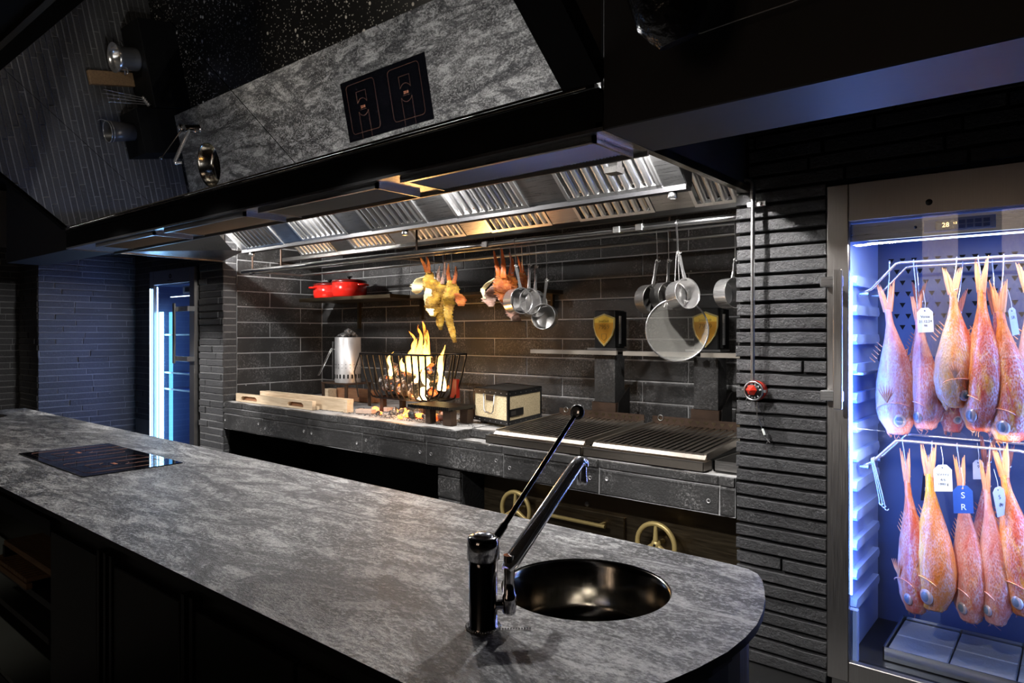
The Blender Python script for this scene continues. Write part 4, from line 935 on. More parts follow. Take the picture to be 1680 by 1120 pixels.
for i, (lb, tu, tv, mu, mv, y, w_, mi, roll, spr, dr, ey) in enumerate(spec):
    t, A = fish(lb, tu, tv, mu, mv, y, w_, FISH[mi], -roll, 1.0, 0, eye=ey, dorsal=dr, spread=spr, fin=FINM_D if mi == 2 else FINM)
    zr = 1.885 if tv < 600 else 1.095; yr = F1 if y < 3.55 else F2
    L = (at(tu, tv, y)-at(mu, mv, y)).length; q = at(tu+(mu-tu)*0.17, tv+(mv-tv)*0.17, y)
    xr = q.x+0.012*(-1 if i % 2 else 1)
    s_hook('steel hook through the '+HOOKW[i], (xr, yr, zr), (q.x, y, q.z), 0.0026, 0.0065, 'steel hooks on the fridge rails')
for k in range(3):
    x = rail_x(1431, 3.44)+k*0.005; o = s_hook('', (x, 3.43, 0.998+k*0.003), (x+0.035+0.006*k, 3.41, 0.815-0.01*k), 0.0024, 0.0065, 'spare hooks on the lower rail'); o['label'] = 'thin spare hook at the left bend of the lower rail, '+['leftmost', 'middle one', 'rightmost'][k]+' of three'
# tags
def card(label, u, v, y, w_, h_, rz, tilt, mat, words, ink=INK, sizes=None):
    c = at(u, v, y); t = thing('card_tag', label, 'tag', c, 0.0, 'card tags on the fish')
    M = face_m(c, Vector((math.sin(rz), -math.cos(rz), 0))) @ Matrix.Rotation(tilt, 4, 'Z')
    sh = [(-w_/2, -h_/2), (w_/2, -h_/2), (w_/2, h_/2-0.3*w_), (w_*0.22, h_/2), (-w_*0.22, h_/2), (-w_/2, h_/2-0.3*w_)]
    curve_flat('card', [sh, circ(0, h_/2-0.012, 0.004, 12)], 0.0012, mat, t, M)
    for i, wd in enumerate(words):
        text('lettering', wd, sizes[i] if sizes else 0.017, ink, t, M @ Matrix.Translation((0, h_*0.14-0.023*i*(1 if not sizes else sizes[i]/0.017), 0.001)), 0.0005)
    MB().tube([M @ Vector((0, h_/2-0.012, 0.0015)), M @ Vector((0.004, h_/2+0.02, 0)), M @ Vector((-0.002, h_/2+0.075, 0.0))], 0.0009, 5).build('string', WHITEP, t)
    return t
card('pale card tag with handwriting on the upper rail, between two pink fish', 1518, 525, 3.395, 0.062, 0.105, 0.5, 0.05, PAPER, ['Vinte', '21.12.24', '46'], INK, [0.017, 0.015, 0.014])
card('pale blue card tag with handwriting over the golden yellow fish', 1547, 784, 3.38, 0.070, 0.112, 0.5, 0.04, PAPER, ['Virrey', '4/6', '1880 g'], INK, [0.019, 0.017, 0.015])
card('navy card tag lettered SR in white on the lower rail', 1580, 819, 3.385, 0.075, 0.115, 0.5, 0.04, PAPER_B, ['S', 'R'], WHITEP, [0.036, 0.036])
card('lilac grey card tag lettered SR, tilted beside the thin pale fish', 1641, 822, 3.40, 0.055, 0.12, 0.9, 0.22, PAPER_G, ['S', 'R', '1780'], INK, [0.024, 0.024, 0.012])
card('dark navy card tag lettered SR hanging back at the lower left', 1519, 797, 3.56, 0.045, 0.13, 1.0, -0.12, simple('dark_navy_card', (0.01,0.015,0.05), 0.5), ['S', 'R'], WHITEP, [0.024, 0.024])
card('pinkish card tag at the right end of the upper rail', 1663, 527, 3.38, 0.035, 0.11, 0.9, 0.2, PAPER_G, ['SR'], INK, [0.018])
card('small lilac card tag at the back of the lower rail', 1605, 770, 3.62, 0.045, 0.085, 0.6, 0.02, PAPER_G, ['9'], INK, [0.02])

# ================================================================== THINGS ON THE HEARTH
# wooden lids
def plank_box(label, x0, x1, y0, y1, z0, h, slots, par_name='wooden_block'):
    t = thing(par_name, label, 'wood block', ((x0+x1)/2, (y0+y1)/2, z0))
    loops = [[(x0, z0), (x1, z0), (x1, z0+h), (x0, z0+h)]]
    for a, b in slots: loops.append([(a, z0+h*0.18), (b, z0+h*0.18), (b, z0+h*0.5), (b-0.03, z0+h*0.72), (a+0.03, z0+h*0.72), (a, z0+h*0.5)])
    M = Matrix(((1,0,0,0),(0,0,-1,(y0+y1)/2),(0,1,0,0),(0,0,0,1)))
    curve_flat('board', loops, y1-y0, WOOD_P, t, M)
    return t
t = plank_box('long pale wooden lid with two cut handholds at the left front of the hearth', -6.17, -4.93, 3.33, 3.365, ZR, 0.075, [(-6.08, -5.80), (-5.30, -5.06)])
for a, b in ((-6.08, -5.80), (-5.30, -5.06)): MB().box(a-0.01, b+0.01, 3.366, 3.372, ZR+0.008, ZR+0.06).build('handhold_back', WOOD_B, t)
MB().box(-6.17, -4.93, 3.373, 3.40, ZR, ZR+0.03).build('batten', WOOD_P, t)
t = plank_box('thicker pale wooden lid standing behind the long one, end grain to the right', -5.90, -4.60, 3.42, 3.455, ZR, 0.105, [])
MB().box(-4.598, -4.575, 3.40, 3.46, ZR, ZR+0.105).box(-4.573, -4.552, 3.40, 3.46, ZR, ZR+0.103).build('end_board', WOOD_P, t)
MB().box(-5.9, -4.6, 3.456, 3.50, ZR+0.07, ZR+0.103).build('top_batten', WOOD_P, t)
top('wooden_block', MB().box(-5.55, -5.02, 4.02, 4.12, ZR, ZR+0.115, 0.003), WOOD_B, 'reddish brown wooden block at the back under the chimney starter stand', 'wood block')
top('wooden_block', MB().box(-5.62, -5.52, 3.9, 4.0, ZR, ZR+0.11, 0.003), WOOD_P, 'pale wooden block end beside the reddish block at the back', 'wood block')
# loose fire bricks
FB = simple('fire_brick', (0.45, 0.33, 0.26), 0.85, 0.0, 0.3, 30, 0.5, 60)
for (u, v, rz, lb, s) in ((600, 678, 0.35, 'small fire brick lying left of the embers under the fire basket', 0.075), (634, 674, -0.2, 'fire brick behind the embers at the left basket foot', 0.06), (716, 688, 0.35, 'fire brick under the small grate beside its front leg', 0.085), (735, 683, 0.1, 'fire brick under the small grate near the konro grill', 0.05)):
    p = gr(u, v, ZR); o = MB().box(-s, s, -0.035, 0.035, 0, 0.035, 0.004).build('fire_brick', FB); o.location = (p.x, p.y, ZR); o.rotation_euler = (0,0,rz); tag(o, lb, 'brick', 'loose fire bricks on the hearth')
# chimney starter and its stand
cx, cy = -5.01, 3.75; rs = 0.113
st = thing('starter_stand', 'small rusty iron stand carrying the chimney starter', 'stand', (cx, cy, ZR))
MB().box(cx-0.20, cx+0.17, cy-0.14, cy+0.14, 1.128, 1.140).build('stand_top', IRON_R, st)
for x, y in ((cx-0.18, cy-0.13), (cx+0.15, cy-0.13), (cx-0.18, cy+0.12), (cx+0.15, cy+0.12)): MB().box(x-0.018, x+0.018, y-0.004, y+0.004, ZR, 1.128).build('leg', IRON_R, st)
ch = thing('chimney_starter', 'galvanised steel charcoal chimney starter heaped with ashy charcoal', 'chimney starter', (cx, cy, 1.14))
MB().lathe([(rs, 0.0), (rs, 0.395), (rs-0.003, 0.397), (rs-0.006, 0.395), (rs-0.006, 0.06), (0, 0.06)], Matrix.Translation((cx,cy,1.1405)), 40).build('cylinder', GALV, ch)
sl = MB()
for i in range(20):
    a = 2*PI*i/20; M = Matrix.Translation((cx, cy, 1.195)) @ Matrix.Rotation(a, 4, 'Z') @ Matrix.Translation((rs+0.0005, 0, 0)) @ Matrix.Rotation(PI/2, 4, 'Y')
    sl.prism(rrect(-0.019, 0.019, -0.007, 0.007, 0.0065, 3), -0.001, 0.001, M)
tag(sl.build('vent_slots', BLACK_M, ch), kind='stuff')
dots = MB()
for i in range(20):
    for zz in (1.27, 1.30):
        a = 2*PI*(i+.5)/20; dots.ball((cx+rs*math.cos(a), cy+rs*math.sin(a), zz), 0.0035, 6, 4)
tag(dots.build('rivets', BLACK_M, ch), kind='stuff')
hd = Vector((-0.80, -0.6, 0)).normalized()
pl = Matrix.Translation((cx,cy,0)) @ Matrix.Rotation(math.atan2(hd.y, hd.x), 4, 'Z')
MB().box(rs+0.008, rs+0.012, -0.05, 0.05, 1.16, 1.50, 0, pl).build('heat_shield', STEEL, ch)
MB().tube([pl @ Vector(q) for q in ((rs, -0.02, 1.43), (rs+0.03, -0.02, 1.44), (rs+0.15, -0.02, 1.20), (rs+0.15, 0.02, 1.20), (rs+0.03, 0.02, 1.44), (rs, 0.02, 1.43))], 0.004, 7).build('wire_handle', STEEL, ch)
rnd = random.Random(9)
def rock(c, r, mb, rnd, sc=(1,1,1)):
    n = len(mb.v); ph = rnd.uniform(0, 9); s_ = MB().ball((0,0,0), r, 9, 6, sc)
    Mr = Matrix.Rotation(rnd.uniform(0,6), 3, Vector((rnd.random(), rnd.random(), rnd.random()+.1)))
    vs_ = []
    for p in s_.v:
        q = Mr @ Vector(p); k = 1+0.35*noise.noise(q*(2.2/r)+Vector((ph,ph,0))); vs_.append(Vector(c)+q*k)
    mb.add(vs_, s_.f, False); return mb
for i in range(16):
    a = rnd.uniform(0, 2*PI); rr = rnd.uniform(0, 0.075); h = 0.06*(1-rr/0.09)
    top('charcoal_lump', rock((cx+rr*math.cos(a), cy+rr*math.sin(a), 1.525+h*rnd.uniform(0.2,1)+0.01), rnd.uniform(0.022, 0.034), MB(), rnd), COAL, 'ashy charcoal in the starter, '+('front' if a > PI else 'back')+' '+('left' if math.cos(a) < 0 else 'right')+(' near the rim' if rr > 0.04 else ' by the middle')+(', low' if h < 0.035 else ', high on the heap'), 'charcoal', 'charcoal in the chimney starter')
# fire basket
fbk = thing('fire_basket', 'black iron bar basket holding the burning logs', 'fire basket', (-4.2, 3.77, ZR))
X0, X1, Ya, Yb2, ZT, ZBt = -4.58, -3.80, 3.55, 4.0, 1.405, 1.045
ins = 0.09
MB().tube([(X0,Ya,ZT),(X1,Ya,ZT),(X1,Yb2,ZT),(X0,Yb2,ZT)], 0.0085, 8, False, True).build('top_rim', IRON, fbk)
MB().tube([(X0+ins,Ya+ins,ZBt),(X1-ins,Ya+ins,ZBt),(X1-ins,Yb2-ins,ZBt),(X0+ins,Yb2-ins,ZBt)], 0.008, 8, False, True).build('bottom_rim', IRON, fbk)
nb = 11
for i in range(nb):
    s = i/(nb-1); x = X0+(X1-X0)*s; xb = X0+ins*0.6+(X1-X0-ins*1.2)*s
    MB().tube([(x,Ya,ZT),(x*.6+xb*.4,Ya+0.03,ZT-0.17),(xb,Ya+0.055,ZBt+0.05),(xb,Ya+0.085,ZBt+0.008),(xb,Ya+0.13,ZBt),(xb,Yb2-0.13,ZBt),(xb,Yb2-0.085,ZBt+0.008),(xb,Yb2-0.055,ZBt+0.05),(x*.6+xb*.4,Yb2-0.03,ZT-0.17),(x,Yb2,ZT)], 0.0075, 7).build('bar', IRON, fbk)
for y in (3.68, 3.77, 3.87):
    MB().tube([(X0,y,ZT),(X0+0.03,y,ZT-0.17),(X0+0.055,y,ZBt+0.05),(X0+0.10,y,ZBt),(X1-0.10,y,ZBt),(X1-0.055,y,ZBt+0.05),(X1-0.03,y,ZT-0.17),(X1,y,ZT)], 0.0075, 7).build('bar', IRON, fbk)
for x in (X0+0.15, X1-0.15):
    for y in (Ya+0.12, Yb2-0.12): MB().box(x-0.02, x+0.02, y-0.02, y+0.02, ZR, ZBt-0.008).build('foot', IRON_R, fbk)
MB().tube([(X0,Ya,ZT),(X0-0.05,Ya-0.02,ZT-0.15),(X0-0.02,Ya,ZT-0.36)], 0.006, 6).build('side_hook', IRON, fbk)
# logs
def log_(label, a, b, r, seed):
    a, b = Vector(a), Vector(b); rn = random.Random(seed); mb = MB(); n = 12; pts = [a.lerp(b, i/(n-1)) for i in range(n)]
    mb.tube(pts, [r*(0.86+0.28*rn.random()) for _ in pts], 13, True)
    mb.v = [tuple(Vector(p)+Vector((noise.noise(Vector(p)*22), noise.noise(Vector(p)*22+Vector((5,0,0))), noise.noise(Vector(p)*22+Vector((0,7,0)))))*r*0.45) for p in mb.v]
    return top('burning_log', mb, LOG, label, 'log', 'burning logs in the fire basket')
log_('thick charred log lying low along the front of the fire basket', (-4.50, 3.74, 1.17), (-3.98, 3.66, 1.12), 0.062, 1)
log_('charred log resting above the front one, white with ash', (-4.47, 3.82, 1.27), (-4.08, 3.70, 1.19), 0.050, 2)
log_('upright leaning log standing white hot in the basket centre', (-4.02, 3.74, 1.11), (-4.06, 3.84, 1.38), 0.052, 3)
log_('short log pointing to the right back corner of the basket', (-4.05, 3.88, 1.16), (-3.90, 3.70, 1.30), 0.046, 4)
log_('thin log end sticking out low at the right of the basket', (-4.00, 3.80, 1.10), (-3.86, 3.68, 1.12), 0.036, 5)
log_('split log lying across the basket back', (-4.42, 3.90, 1.12), (-3.98, 3.92, 1.15), 0.05, 6)
# embers
rnd = random.Random(12)
for i in range(46):
    x = rnd.gauss(-4.02, 0.17); y = rnd.uniform(3.42, 3.80)
    if not (-4.45 < x < -3.6): continue
    r_ = rnd.uniform(0.014, 0.03); h = max(0, 0.05*(1-abs(x+4.02)/0.3)*(1-abs(y-3.6)/0.25))
    hot = rnd.random() < 0.62
    top('ember', rock((x, y, ZR+r_*0.55+h*rnd.random()), r_, MB(), rnd, (1.2,1,0.65)), EMBER if hot else COAL, ('glowing orange' if hot else 'ashen dark')+(' large' if r_ > 0.022 else ' small')+' ember lump, '+('front' if y < 3.54 else 'middle' if y < 3.67 else 'rear')+' '+('left end' if x < -4.2 else 'left' if x < -4.08 else 'centre' if x < -3.96 else 'right' if x < -3.84 else 'right end')+' of the bed', 'ember', 'embers under the fire basket')
top('glowing_brick', MB().box(-3.92, -3.84, 3.93, 3.97, 1.05, 1.20, 0.006), emit('red_hot_brick', (1.0, 0.05, 0.02), 0.12), 'red hot brick glowing behind the right end of the basket', 'brick')
bpy.data.objects['glowing_brick'].location.z = ZBt+0.009
# flames
FLM = m_flame('flame', 1.12, 1.62, 6.5)
fl = thing('fire', 'yellow orange flames rising from the logs in the basket', 'fire', (-4.1, 3.78, 1.12))
def tongue(x, y, z, h, w_, seed, lean=0.0):
    rn = random.Random(seed); n = 14; mb = MB(); pts = []; rad = []
    for i in range(n):
        s = i/(n-1); pts.append((x+lean*s*s+0.03*s*math.sin(s*7+seed), y+0.02*s*math.cos(s*6+seed), z+h*s)); rad.append(max(0.001, 1.35*w_*(0.75+1.0*s)*(1-s)**0.9*(1+0.25*math.sin(s*12+seed))))
    mb.tube(pts, rad, 12, True); mb.v = [(p[0], y+(p[1]-y)*0.6, p[2]) for p in mb.v]
    mb.build('flame_tongue', FLM, fl)
for a in ((-4.17, 3.74, 1.13, 0.40, 0.05, 1, 0.03), (-4.12, 3.76, 1.12, 0.48, 0.055, 2, 0.02), (-4.05, 3.78, 1.12, 0.55, 0.05, 3, 0.0), (-4.00, 3.74, 1.12, 0.38, 0.042, 4, 0.03), (-4.24, 3.74, 1.13, 0.24, 0.04, 5, -0.02), (-4.38, 3.70, 1.22, 0.20, 0.022, 6, 0.02), (-3.90, 3.82, 1.12, 0.36, 0.035, 7, 0.0), (-4.08, 3.70, 1.06, 0.20, 0.04, 8, 0.0), (-3.97, 3.68, 1.05, 0.13, 0.045, 9, 0.05), (-4.12, 3.72, 1.42, 0.17, 0.016, 10, -0.01), (-4.04, 3.72, 1.46, 0.18, 0.016, 11, 0.01), (-4.0, 3.72, 1.36, 0.13, 0.014, 12, 0.02)):
    tongue(*a)
for o_, e_ in (((-4.1, 3.74, 1.42), 8), ((-4.05, 3.55, 1.05), 2)): light('POINT', 'fire_glow', o_, e_, (1.0, 0.50, 0.17), None, 0.08)
# small grate on block legs
gt = thing('small_grate', 'small iron bar grate on stout block legs beside the embers', 'grate', (-3.45, 3.5, ZR))
gx0, gx1, gy0, gy1, gz = -3.76, -3.335, 3.34, 3.62, 1.06
for i in range(22): MB().box(gx0+i*0.0195, gx0+i*0.0195+0.009, gy0, gy1, gz-0.022, gz).build('bar', IRON, gt)
MB().box(gx0, gx1, gy0+0.03, gy0+0.045, gz-0.028, gz-0.016).box(gx0, gx1, gy1-0.045, gy1-0.03, gz-0.028, gz-0.016).build('cross_bar', IRON, gt)
for x, y in ((-3.58, 3.40), (-3.39, 3.40), (-3.58, 3.57), (-3.39, 3.57)):
    w2 = 0.022 if x < -3.5 else 0.038
    MB().box(x-w2, x+w2, y-0.03, y+0.03, ZR, gz-0.028).build('leg', IRON_R, gt)
# konro box grill
ang = R(-14.5); kz = ZR+0.025
kn = thing('konro_grill', 'cream konro box grill with black metal edges and wire handle', 'grill', (-2.94, 3.50, kz), 0.0)
KM = basis((-2.94, 3.50, kz), Vector((-0.967, 0.256, 0))*-1, Vector((-0.217, 0.976, 0)), (0,0,1))   # x: along the left face, y: along the right face
W_, D_, H_ = 0.44, 0.53, 0.222
e_ = 0.022
MB().box(-W_+e_, -e_, 0.006, 0.02, e_, H_-e_, 0, KM).box(-0.02, -0.006, e_, D_-e_, e_, H_-e_, 0, KM).box(-W_+0.006, -W_+0.02, e_, D_-e_, e_, H_-e_, 0, KM).box(-W_+e_, -e_, D_-0.02, D_-0.006, e_, H_-e_, 0, KM).box(-W_+0.01, -0.01, 0.01, D_-0.01, 0.01, 0.03, 0, KM).build('clay_wall', KONRO, kn)
ed = MB()
for z in (0, H_-e_-0.008):
    ed.box(-W_, 0, 0, e_*0.3, z, z+e_+0.008, 0, KM).box(-W_, 0, D_-e_*0.3, D_, z, z+e_+0.008, 0, KM).box(-e_*0.3, 0, 0, D_, z, z+e_+0.008, 0, KM).box(-W_, -W_+e_*0.3, 0, D_, z, z+e_+0.008, 0, KM)
for xx in (-W_, -e_):
    ed.box(xx, xx+e_, 0, e_*0.3, 0, H_, 0, KM).box(xx, xx+e_, D_-e_*0.3, D_, 0, H_, 0, KM)
for yy in (0, D_-e_): ed.box(-e_*0.3, 0, yy, yy+e_, 0, H_, 0, KM).box(-W_, -W_+e_*0.3, yy, yy+e_, 0, H_, 0, KM)
ed.build('metal_edging', BLACK, kn)
MB().box(-W_, 0, 0, 0.05, H_, H_+0.006, 0, KM).box(-W_, 0, D_-0.05, D_, H_, H_+0.006, 0, KM).box(-W_, -W_+0.05, 0, D_, H_, H_+0.006, 0, KM).box(-0.05, 0, 0, D_, H_, H_+0.006, 0, KM).build('top_frame', IRON, kn)
ms_ = MB()
for i in range(26): ms_.box(-W_+0.05, -0.05, 0.05+i*0.0165, 0.053+i*0.0165, H_, H_+0.004, 0, KM)
for i in range(20): ms_.box(-W_+0.05+i*0.0175, -W_+0.053+i*0.0175, 0.05, D_-0.05, H_+0.002, H_+0.005, 0, KM)
ms_.build('wire_net', STEEL_D, kn)
MB().tube([KM @ Vector(q) for q in ((-W_*0.66, -0.004, H_-0.03), (-W_*0.66, -0.012, H_-0.03), (-W_*0.64, -0.018, 0.085), (-W_*0.60, -0.02, 0.07), (-W_*0.42, -0.02, 0.07), (-W_*0.38, -0.018, 0.085), (-W_*0.36, -0.012, H_-0.03), (-W_*0.36, -0.004, H_-0.03))], 0.005, 8).build('wire_handle', STEEL, kn)
MB().box(-W_*0.62, -W_*0.40, -0.004, 0.006, H_-0.07, H_-0.035, 0, KM).build('door_slot', IRON_R, kn)
dv = MB().box(0.0, 0.006, 0.02, 0.22, 0.055, 0.105, 0, KM).build('draught_door', BLACK, kn)
MB().box(0.006, 0.009, 0.03, 0.10, 0.065, 0.092, 0, KM).build('slider', STEEL_D, dv)
MB().tube([KM @ Vector(q) for q in ((-0.1, D_+0.001, H_-0.03), (-0.1, D_+0.02, H_-0.03), (-0.1, D_+0.03, 0.07), (-0.34, D_+0.03, 0.07), (-0.34, D_+0.02, H_-0.03), (-0.34, D_+0.001, H_-0.03))], 0.005, 8).build('wire_handle', STEEL, kn)
st_ = MB()
for i in range(7):
    for z in (0.012, H_-0.012): st_.ball(KM @ Vector((-0.02-i*(W_-0.04)/6, -0.001, z)), 0.0035, 6, 4).ball(KM @ Vector((0.001, 0.02+i*(D_-0.04)/6, z)), 0.0035, 6, 4)
st_.build('rivets', STEEL, kn)
for xx, yy in ((-W_+0.05, 0.05), (-0.08, 0.05), (-W_+0.05, D_-0.08), (-0.08, D_-0.08)):
    MB().box(xx, xx+0.05, yy, yy+0.05, -0.025, 0.0, 0, KM).build('foot', BLACK, kn)
# parrilla grills
def grill(label, x0, x1, yf=3.33, yb=4.02, zf=0.948, zb=0.992, par=None):
    t = thing('parrilla_grill', label, 'grill', ((x0+x1)/2, 3.4, ZL))
    n = 17; sl = (zb-zf)/(yb-yf)
    for i in range(n):
        x = x0+0.03+(x1-x0-0.06)*i/(n-1); w2 = 0.0095
        v_ = [(x-w2, 0.0), (x, -0.016), (x+w2, 0.0), (x+w2-0.003, 0.0), (x, -0.011), (x-w2+0.003, 0.0)]
        mb = MB().add([(a, yf+0.02, zf+b+0.002) for a, b in v_]+[(a, yb, zb+b) for a, b in v_], [(0,1,7,6),(1,2,8,7),(2,3,9,8),(3,4,10,9),(4,5,11,10),(5,0,6,11),(0,5,4,1),(1,4,3,2)])
        mb.build('channel_bar', m_steel('grill_bar_steel', 0.5, 0.34, (60,1,60), (1,0.9,0.78)) if 'grill_bar_steel' not in bpy.data.materials else bpy.data.materials['grill_bar_steel'], t)
    gb = bpy.data.materials['grill_bar_steel']
    def rail(xa, xb): MB().add([(xa,yf,zf-0.03),(xb,yf,zf-0.03),(xb,yf,zf+0.008),(xa,yf,zf+0.008),(xa,yb,zb-0.03),(xb,yb,zb-0.03),(xb,yb,zb+0.008),(xa,yb,zb+0.008)], [(0,1,2,3),(4,7,6,5),(0,4,5,1),(3,2,6,7),(0,3,7,4),(1,5,6,2)]).build('side_rail', gb, t)
    rail(x0, x0+0.014); rail(x1-0.014, x1)
    # sloping front gutter and drip tray
    g = [(yf+0.02, zf+0.004), (yf-0.005, zf-0.002), (yf-0.022, zf-0.020), (yf-0.018, zf-0.024), (yf-0.001, zf-0.008), (yf+0.02, zf-0.002)]
    nn = len(g); MB().add([(x0, a, b) for a, b in g]+[(x1, a, b) for a, b in g], [tuple(range(nn))]+[tuple(range(2*nn-1, nn-1, -1))]+[(i, (i+1) % nn, nn+(i+1) % nn, nn+i) for i in range(nn)]).build('front_gutter', gb, t)
    z0 = ZL+0.002; z1 = ZL+0.048; xa, xb = x0-0.03, x1+0.012; ya, yb2 = yf-0.068, yf+0.03
    MB().box(xa, xb, ya, ya+0.003, z0, z1).box(xa, xb, yb2, yb2+0.003, z0, z1).box(xa, xa+0.003, ya, yb2, z0, z1).box(xb-0.003, xb, ya, yb2, z0, z1).box(xa, xb, ya, yb2, z0, z0+0.003).build('drip_tray', gb, t)
    MB().box(xa-0.002, xb+0.002, ya-0.003, ya+0.004, z1, z1+0.004).build('tray_lip', STEEL, t)
    # ember box below and rear decorative strip
    MB().box(x0+0.01, x1-0.01, yf+0.05, yb-0.02, ZL+0.001, ZL+0.03).build('ember_pan', BLACK_M, t)
    st2 = MB().box(x0+0.0, x1+0.0, yb+0.004, yb+0.010, zb-0.01, zb+0.045).build('rear_strip', IRON_R, t)
    for i in range(12):
        x = x0+0.05+i*(x1-x0-0.1)/11; q = MB().add([(x-0.018, yb+0.003, zb+0.032), (x+0.018, yb+0.003, zb+0.032), (x, yb+0.003, zb+0.008), (x-0.018, yb+0.0045, zb+0.032), (x+0.018, yb+0.0045, zb+0.032), (x, yb+0.0045, zb+0.008)], [(0,1,2),(3,5,4),(0,3,4,1),(1,4,5,2),(2,5,3,0)]); q.build('cut_out', BRONZE, st2)
    for x in (x0+0.03, x1-0.03): MB().box(x-0.012, x+0.012, yf+0.04, yf+0.06, ZL+0.001, zf-0.02).box(x-0.012, x+0.012, yb-0.05, yb-0.03, ZL+0.001, zb-0.03).build('leg', IRON, t)
    MB().tube([(x0+0.06+0.018*math.cos(a*PI/8), yb+0.0, zb+0.035+0.018*math.sin(a*PI/8)) for a in range(16)], 0.003, 5, False, True).build('lift_ring', STEEL, t)
    return t
grill('left parrilla grill with sloping channel bars and drip tray, beside the konro', -2.90, -2.215)
grill('right parrilla grill with sloping channel bars and drip tray, beside the pillar', -2.155, -1.475)
t = thing('steel_channel', 'steel channel section lying at the right end of the hearth by the pillar', 'channel', (-1.40, 3.5, ZL))
MB().box(-1.440, -1.432, 3.33, 4.0, ZL+0.001, ZL+0.055).box(-1.310, -1.302, 3.33, 4.0, ZL+0.001, ZL+0.055).box(-1.44, -1.302, 3.33, 4.0, ZL+0.0, ZL+0.006).box(-1.44, -1.302, 3.33, 3.336, ZL+0.001, ZL+0.055).build('channel', STEEL_D, t)
# counterweight towers with badges
def tower(label, x0, x1, yf=4.06, k=0):
    t = thing('grill_lift_tower', label, 'lift tower', ((x0+x1)/2, yf+0.08, ZR))
    MB().box(x0, x1, yf, yf+0.13, 1.095, 1.425, 0.002).build('tower_body', m_tile('worn_black_steel', 0.012, 0.03, 0.25, 0.4) if k == 0 else bpy.data.materials['worn_black_steel'], t)
    MB().box(x0-0.015, x1+0.012, yf-0.012, yf+0.12, ZR+0.001, 1.095, 0.002).build('tower_base', IRON_R, t)
    MB().add([(x1+0.013, yf+0.0, ZR+0.005), (x1+0.013, yf+0.17, ZR+0.005), (x1+0.013, yf+0.17, 1.20), (x1+0.013, yf+0.02, 1.10), (x1+0.019, yf+0.0, ZR+0.005), (x1+0.019, yf+0.17, ZR+0.005), (x1+0.019, yf+0.17, 1.20), (x1+0.019, yf+0.02, 1.10)], [(0,1,2,3),(4,7,6,5),(0,4,5,1),(1,5,6,2),(2,6,7,3),(3,7,4,0)]).build('gusset', IRON, t)
    ub = MB().box(x0, x1, yf, yf+0.13, 1.470, 1.730, 0.004).build('upper_box', BLACK, t)
    MB().box(x1+0.02, x1+0.032, yf+0.02, yf+0.035, 1.50, 1.69).build('side_slide', STEEL, t)
    MB().box(x1+0.001, x1+0.02, yf+0.03, yf+0.12, 1.48, 1.72).build('side_plate', BLACK_M, t)
    MB().box(x0-0.05, x1+0.02, yf-0.015, yf+0.13, 1.458, 1.470).build('foot_plate', STEEL, t)
    w2 = (x1-x0)*0.52; c = ((x0+x1)/2, yf, 1.602); M = face_m(c)
    def shield(s): return [(-w2*s, 0.075*s), (0, 0.105*s), (w2*s, 0.075*s), (w2*0.99*s, 0.01*s), (w2*0.78*s, -0.045*s), (w2*0.42*s, -0.085*s), (0, -0.12*s), (-w2*0.42*s, -0.085*s), (-w2*0.78*s, -0.045*s), (-w2*0.99*s, 0.01*s)]
    sh_ = curve_flat('badge', [shield(1.0)], 0.006, GOLD, t, M @ Matrix.Translation((0,0,0.0045)))
    curve_flat('badge_rim', [shield(1.0), shield(0.91)], 0.004, simple('pale_gold', (0.95,0.75,0.35), 0.25, 0.6) if k == 0 else bpy.data.materials['pale_gold'], sh_, M @ Matrix.Translation((0,0,0.0095)))
    curve_flat('badge_field', [[(-w2*0.9, 0.042), (w2*0.9, 0.042), (w2*0.86, 0.0), (w2*0.68, -0.045), (w2*0.36, -0.08), (0, -0.105), (-w2*0.36, -0.08), (-w2*0.68, -0.045), (-w2*0.86, 0.0)]], 0.001, simple('deep_gold', (0.75,0.38,0.05), 0.35, 0.5) if k == 0 else bpy.data.materials['deep_gold'], sh_, M @ Matrix.Translation((0,0,0.0082)))
    text('badge_lettering', 'JosaCaub', 0.022, GOLD_D, sh_, M @ Matrix.Translation((0, 0.054, 0.0085)), 0.001)
    text('badge_lettering', '7959', 0.045, GOLD_D, sh_, M @ Matrix.Translation((0, 0.012, 0.0095)), 0.001)
    MB().tube([M @ Vector(p+(0.010,)) for p in [(-0.018,-0.035),(0.018,-0.035),(0.018,-0.065),(0,-0.08),(-0.018,-0.065)]], 0.0018, 5, False, True).build('badge_emblem', GOLD_D, sh_)
    return t
tower('grill lift tower with gold shield badge behind the left parrilla grill', -2.625, -2.46)
tower('grill lift tower with gold shield badge behind the right parrilla, seen through the gauze', -1.885, -1.725, k=1)
for i, (a, b, yy, lb) in enumerate(((at(870,580,4.02).x, at(1011,582,4.02).x, 4.02, 'left length of steel bar shelf under the first gold badge'), (at(1022,585,3.98).x, at(1140,588,3.98).x, 3.98, 'middle length of steel bar shelf behind the gauze'), (at(1149,590,3.97).x, XR-0.002, 3.97, 'right length of steel bar shelf ending at the pillar'))):
    t = thing('steel_shelf', lb, 'shelf', ((a+b)/2, yy, 1.42), 0, 'steel bar shelves over the grills')
    MB().box(a, b, yy, yy+0.018, 1.424, 1.452).build('front_bar', simple('worn_flat_bar', (0.30,0.27,0.23), 0.4, 0.3) if 'worn_flat_bar' not in bpy.data.materials else bpy.data.materials['worn_flat_bar'], t)
    MB().box(a+0.01, b-0.01, yy+0.018, yy+0.034, 1.446, 1.454).build('top_plate', STEEL_D, t)
    for x in (a+0.05, b-0.09): MB().box(x, x+0.02, yy+0.018, YB+0.002, 1.426, 1.440).build('bracket', IRON, t)
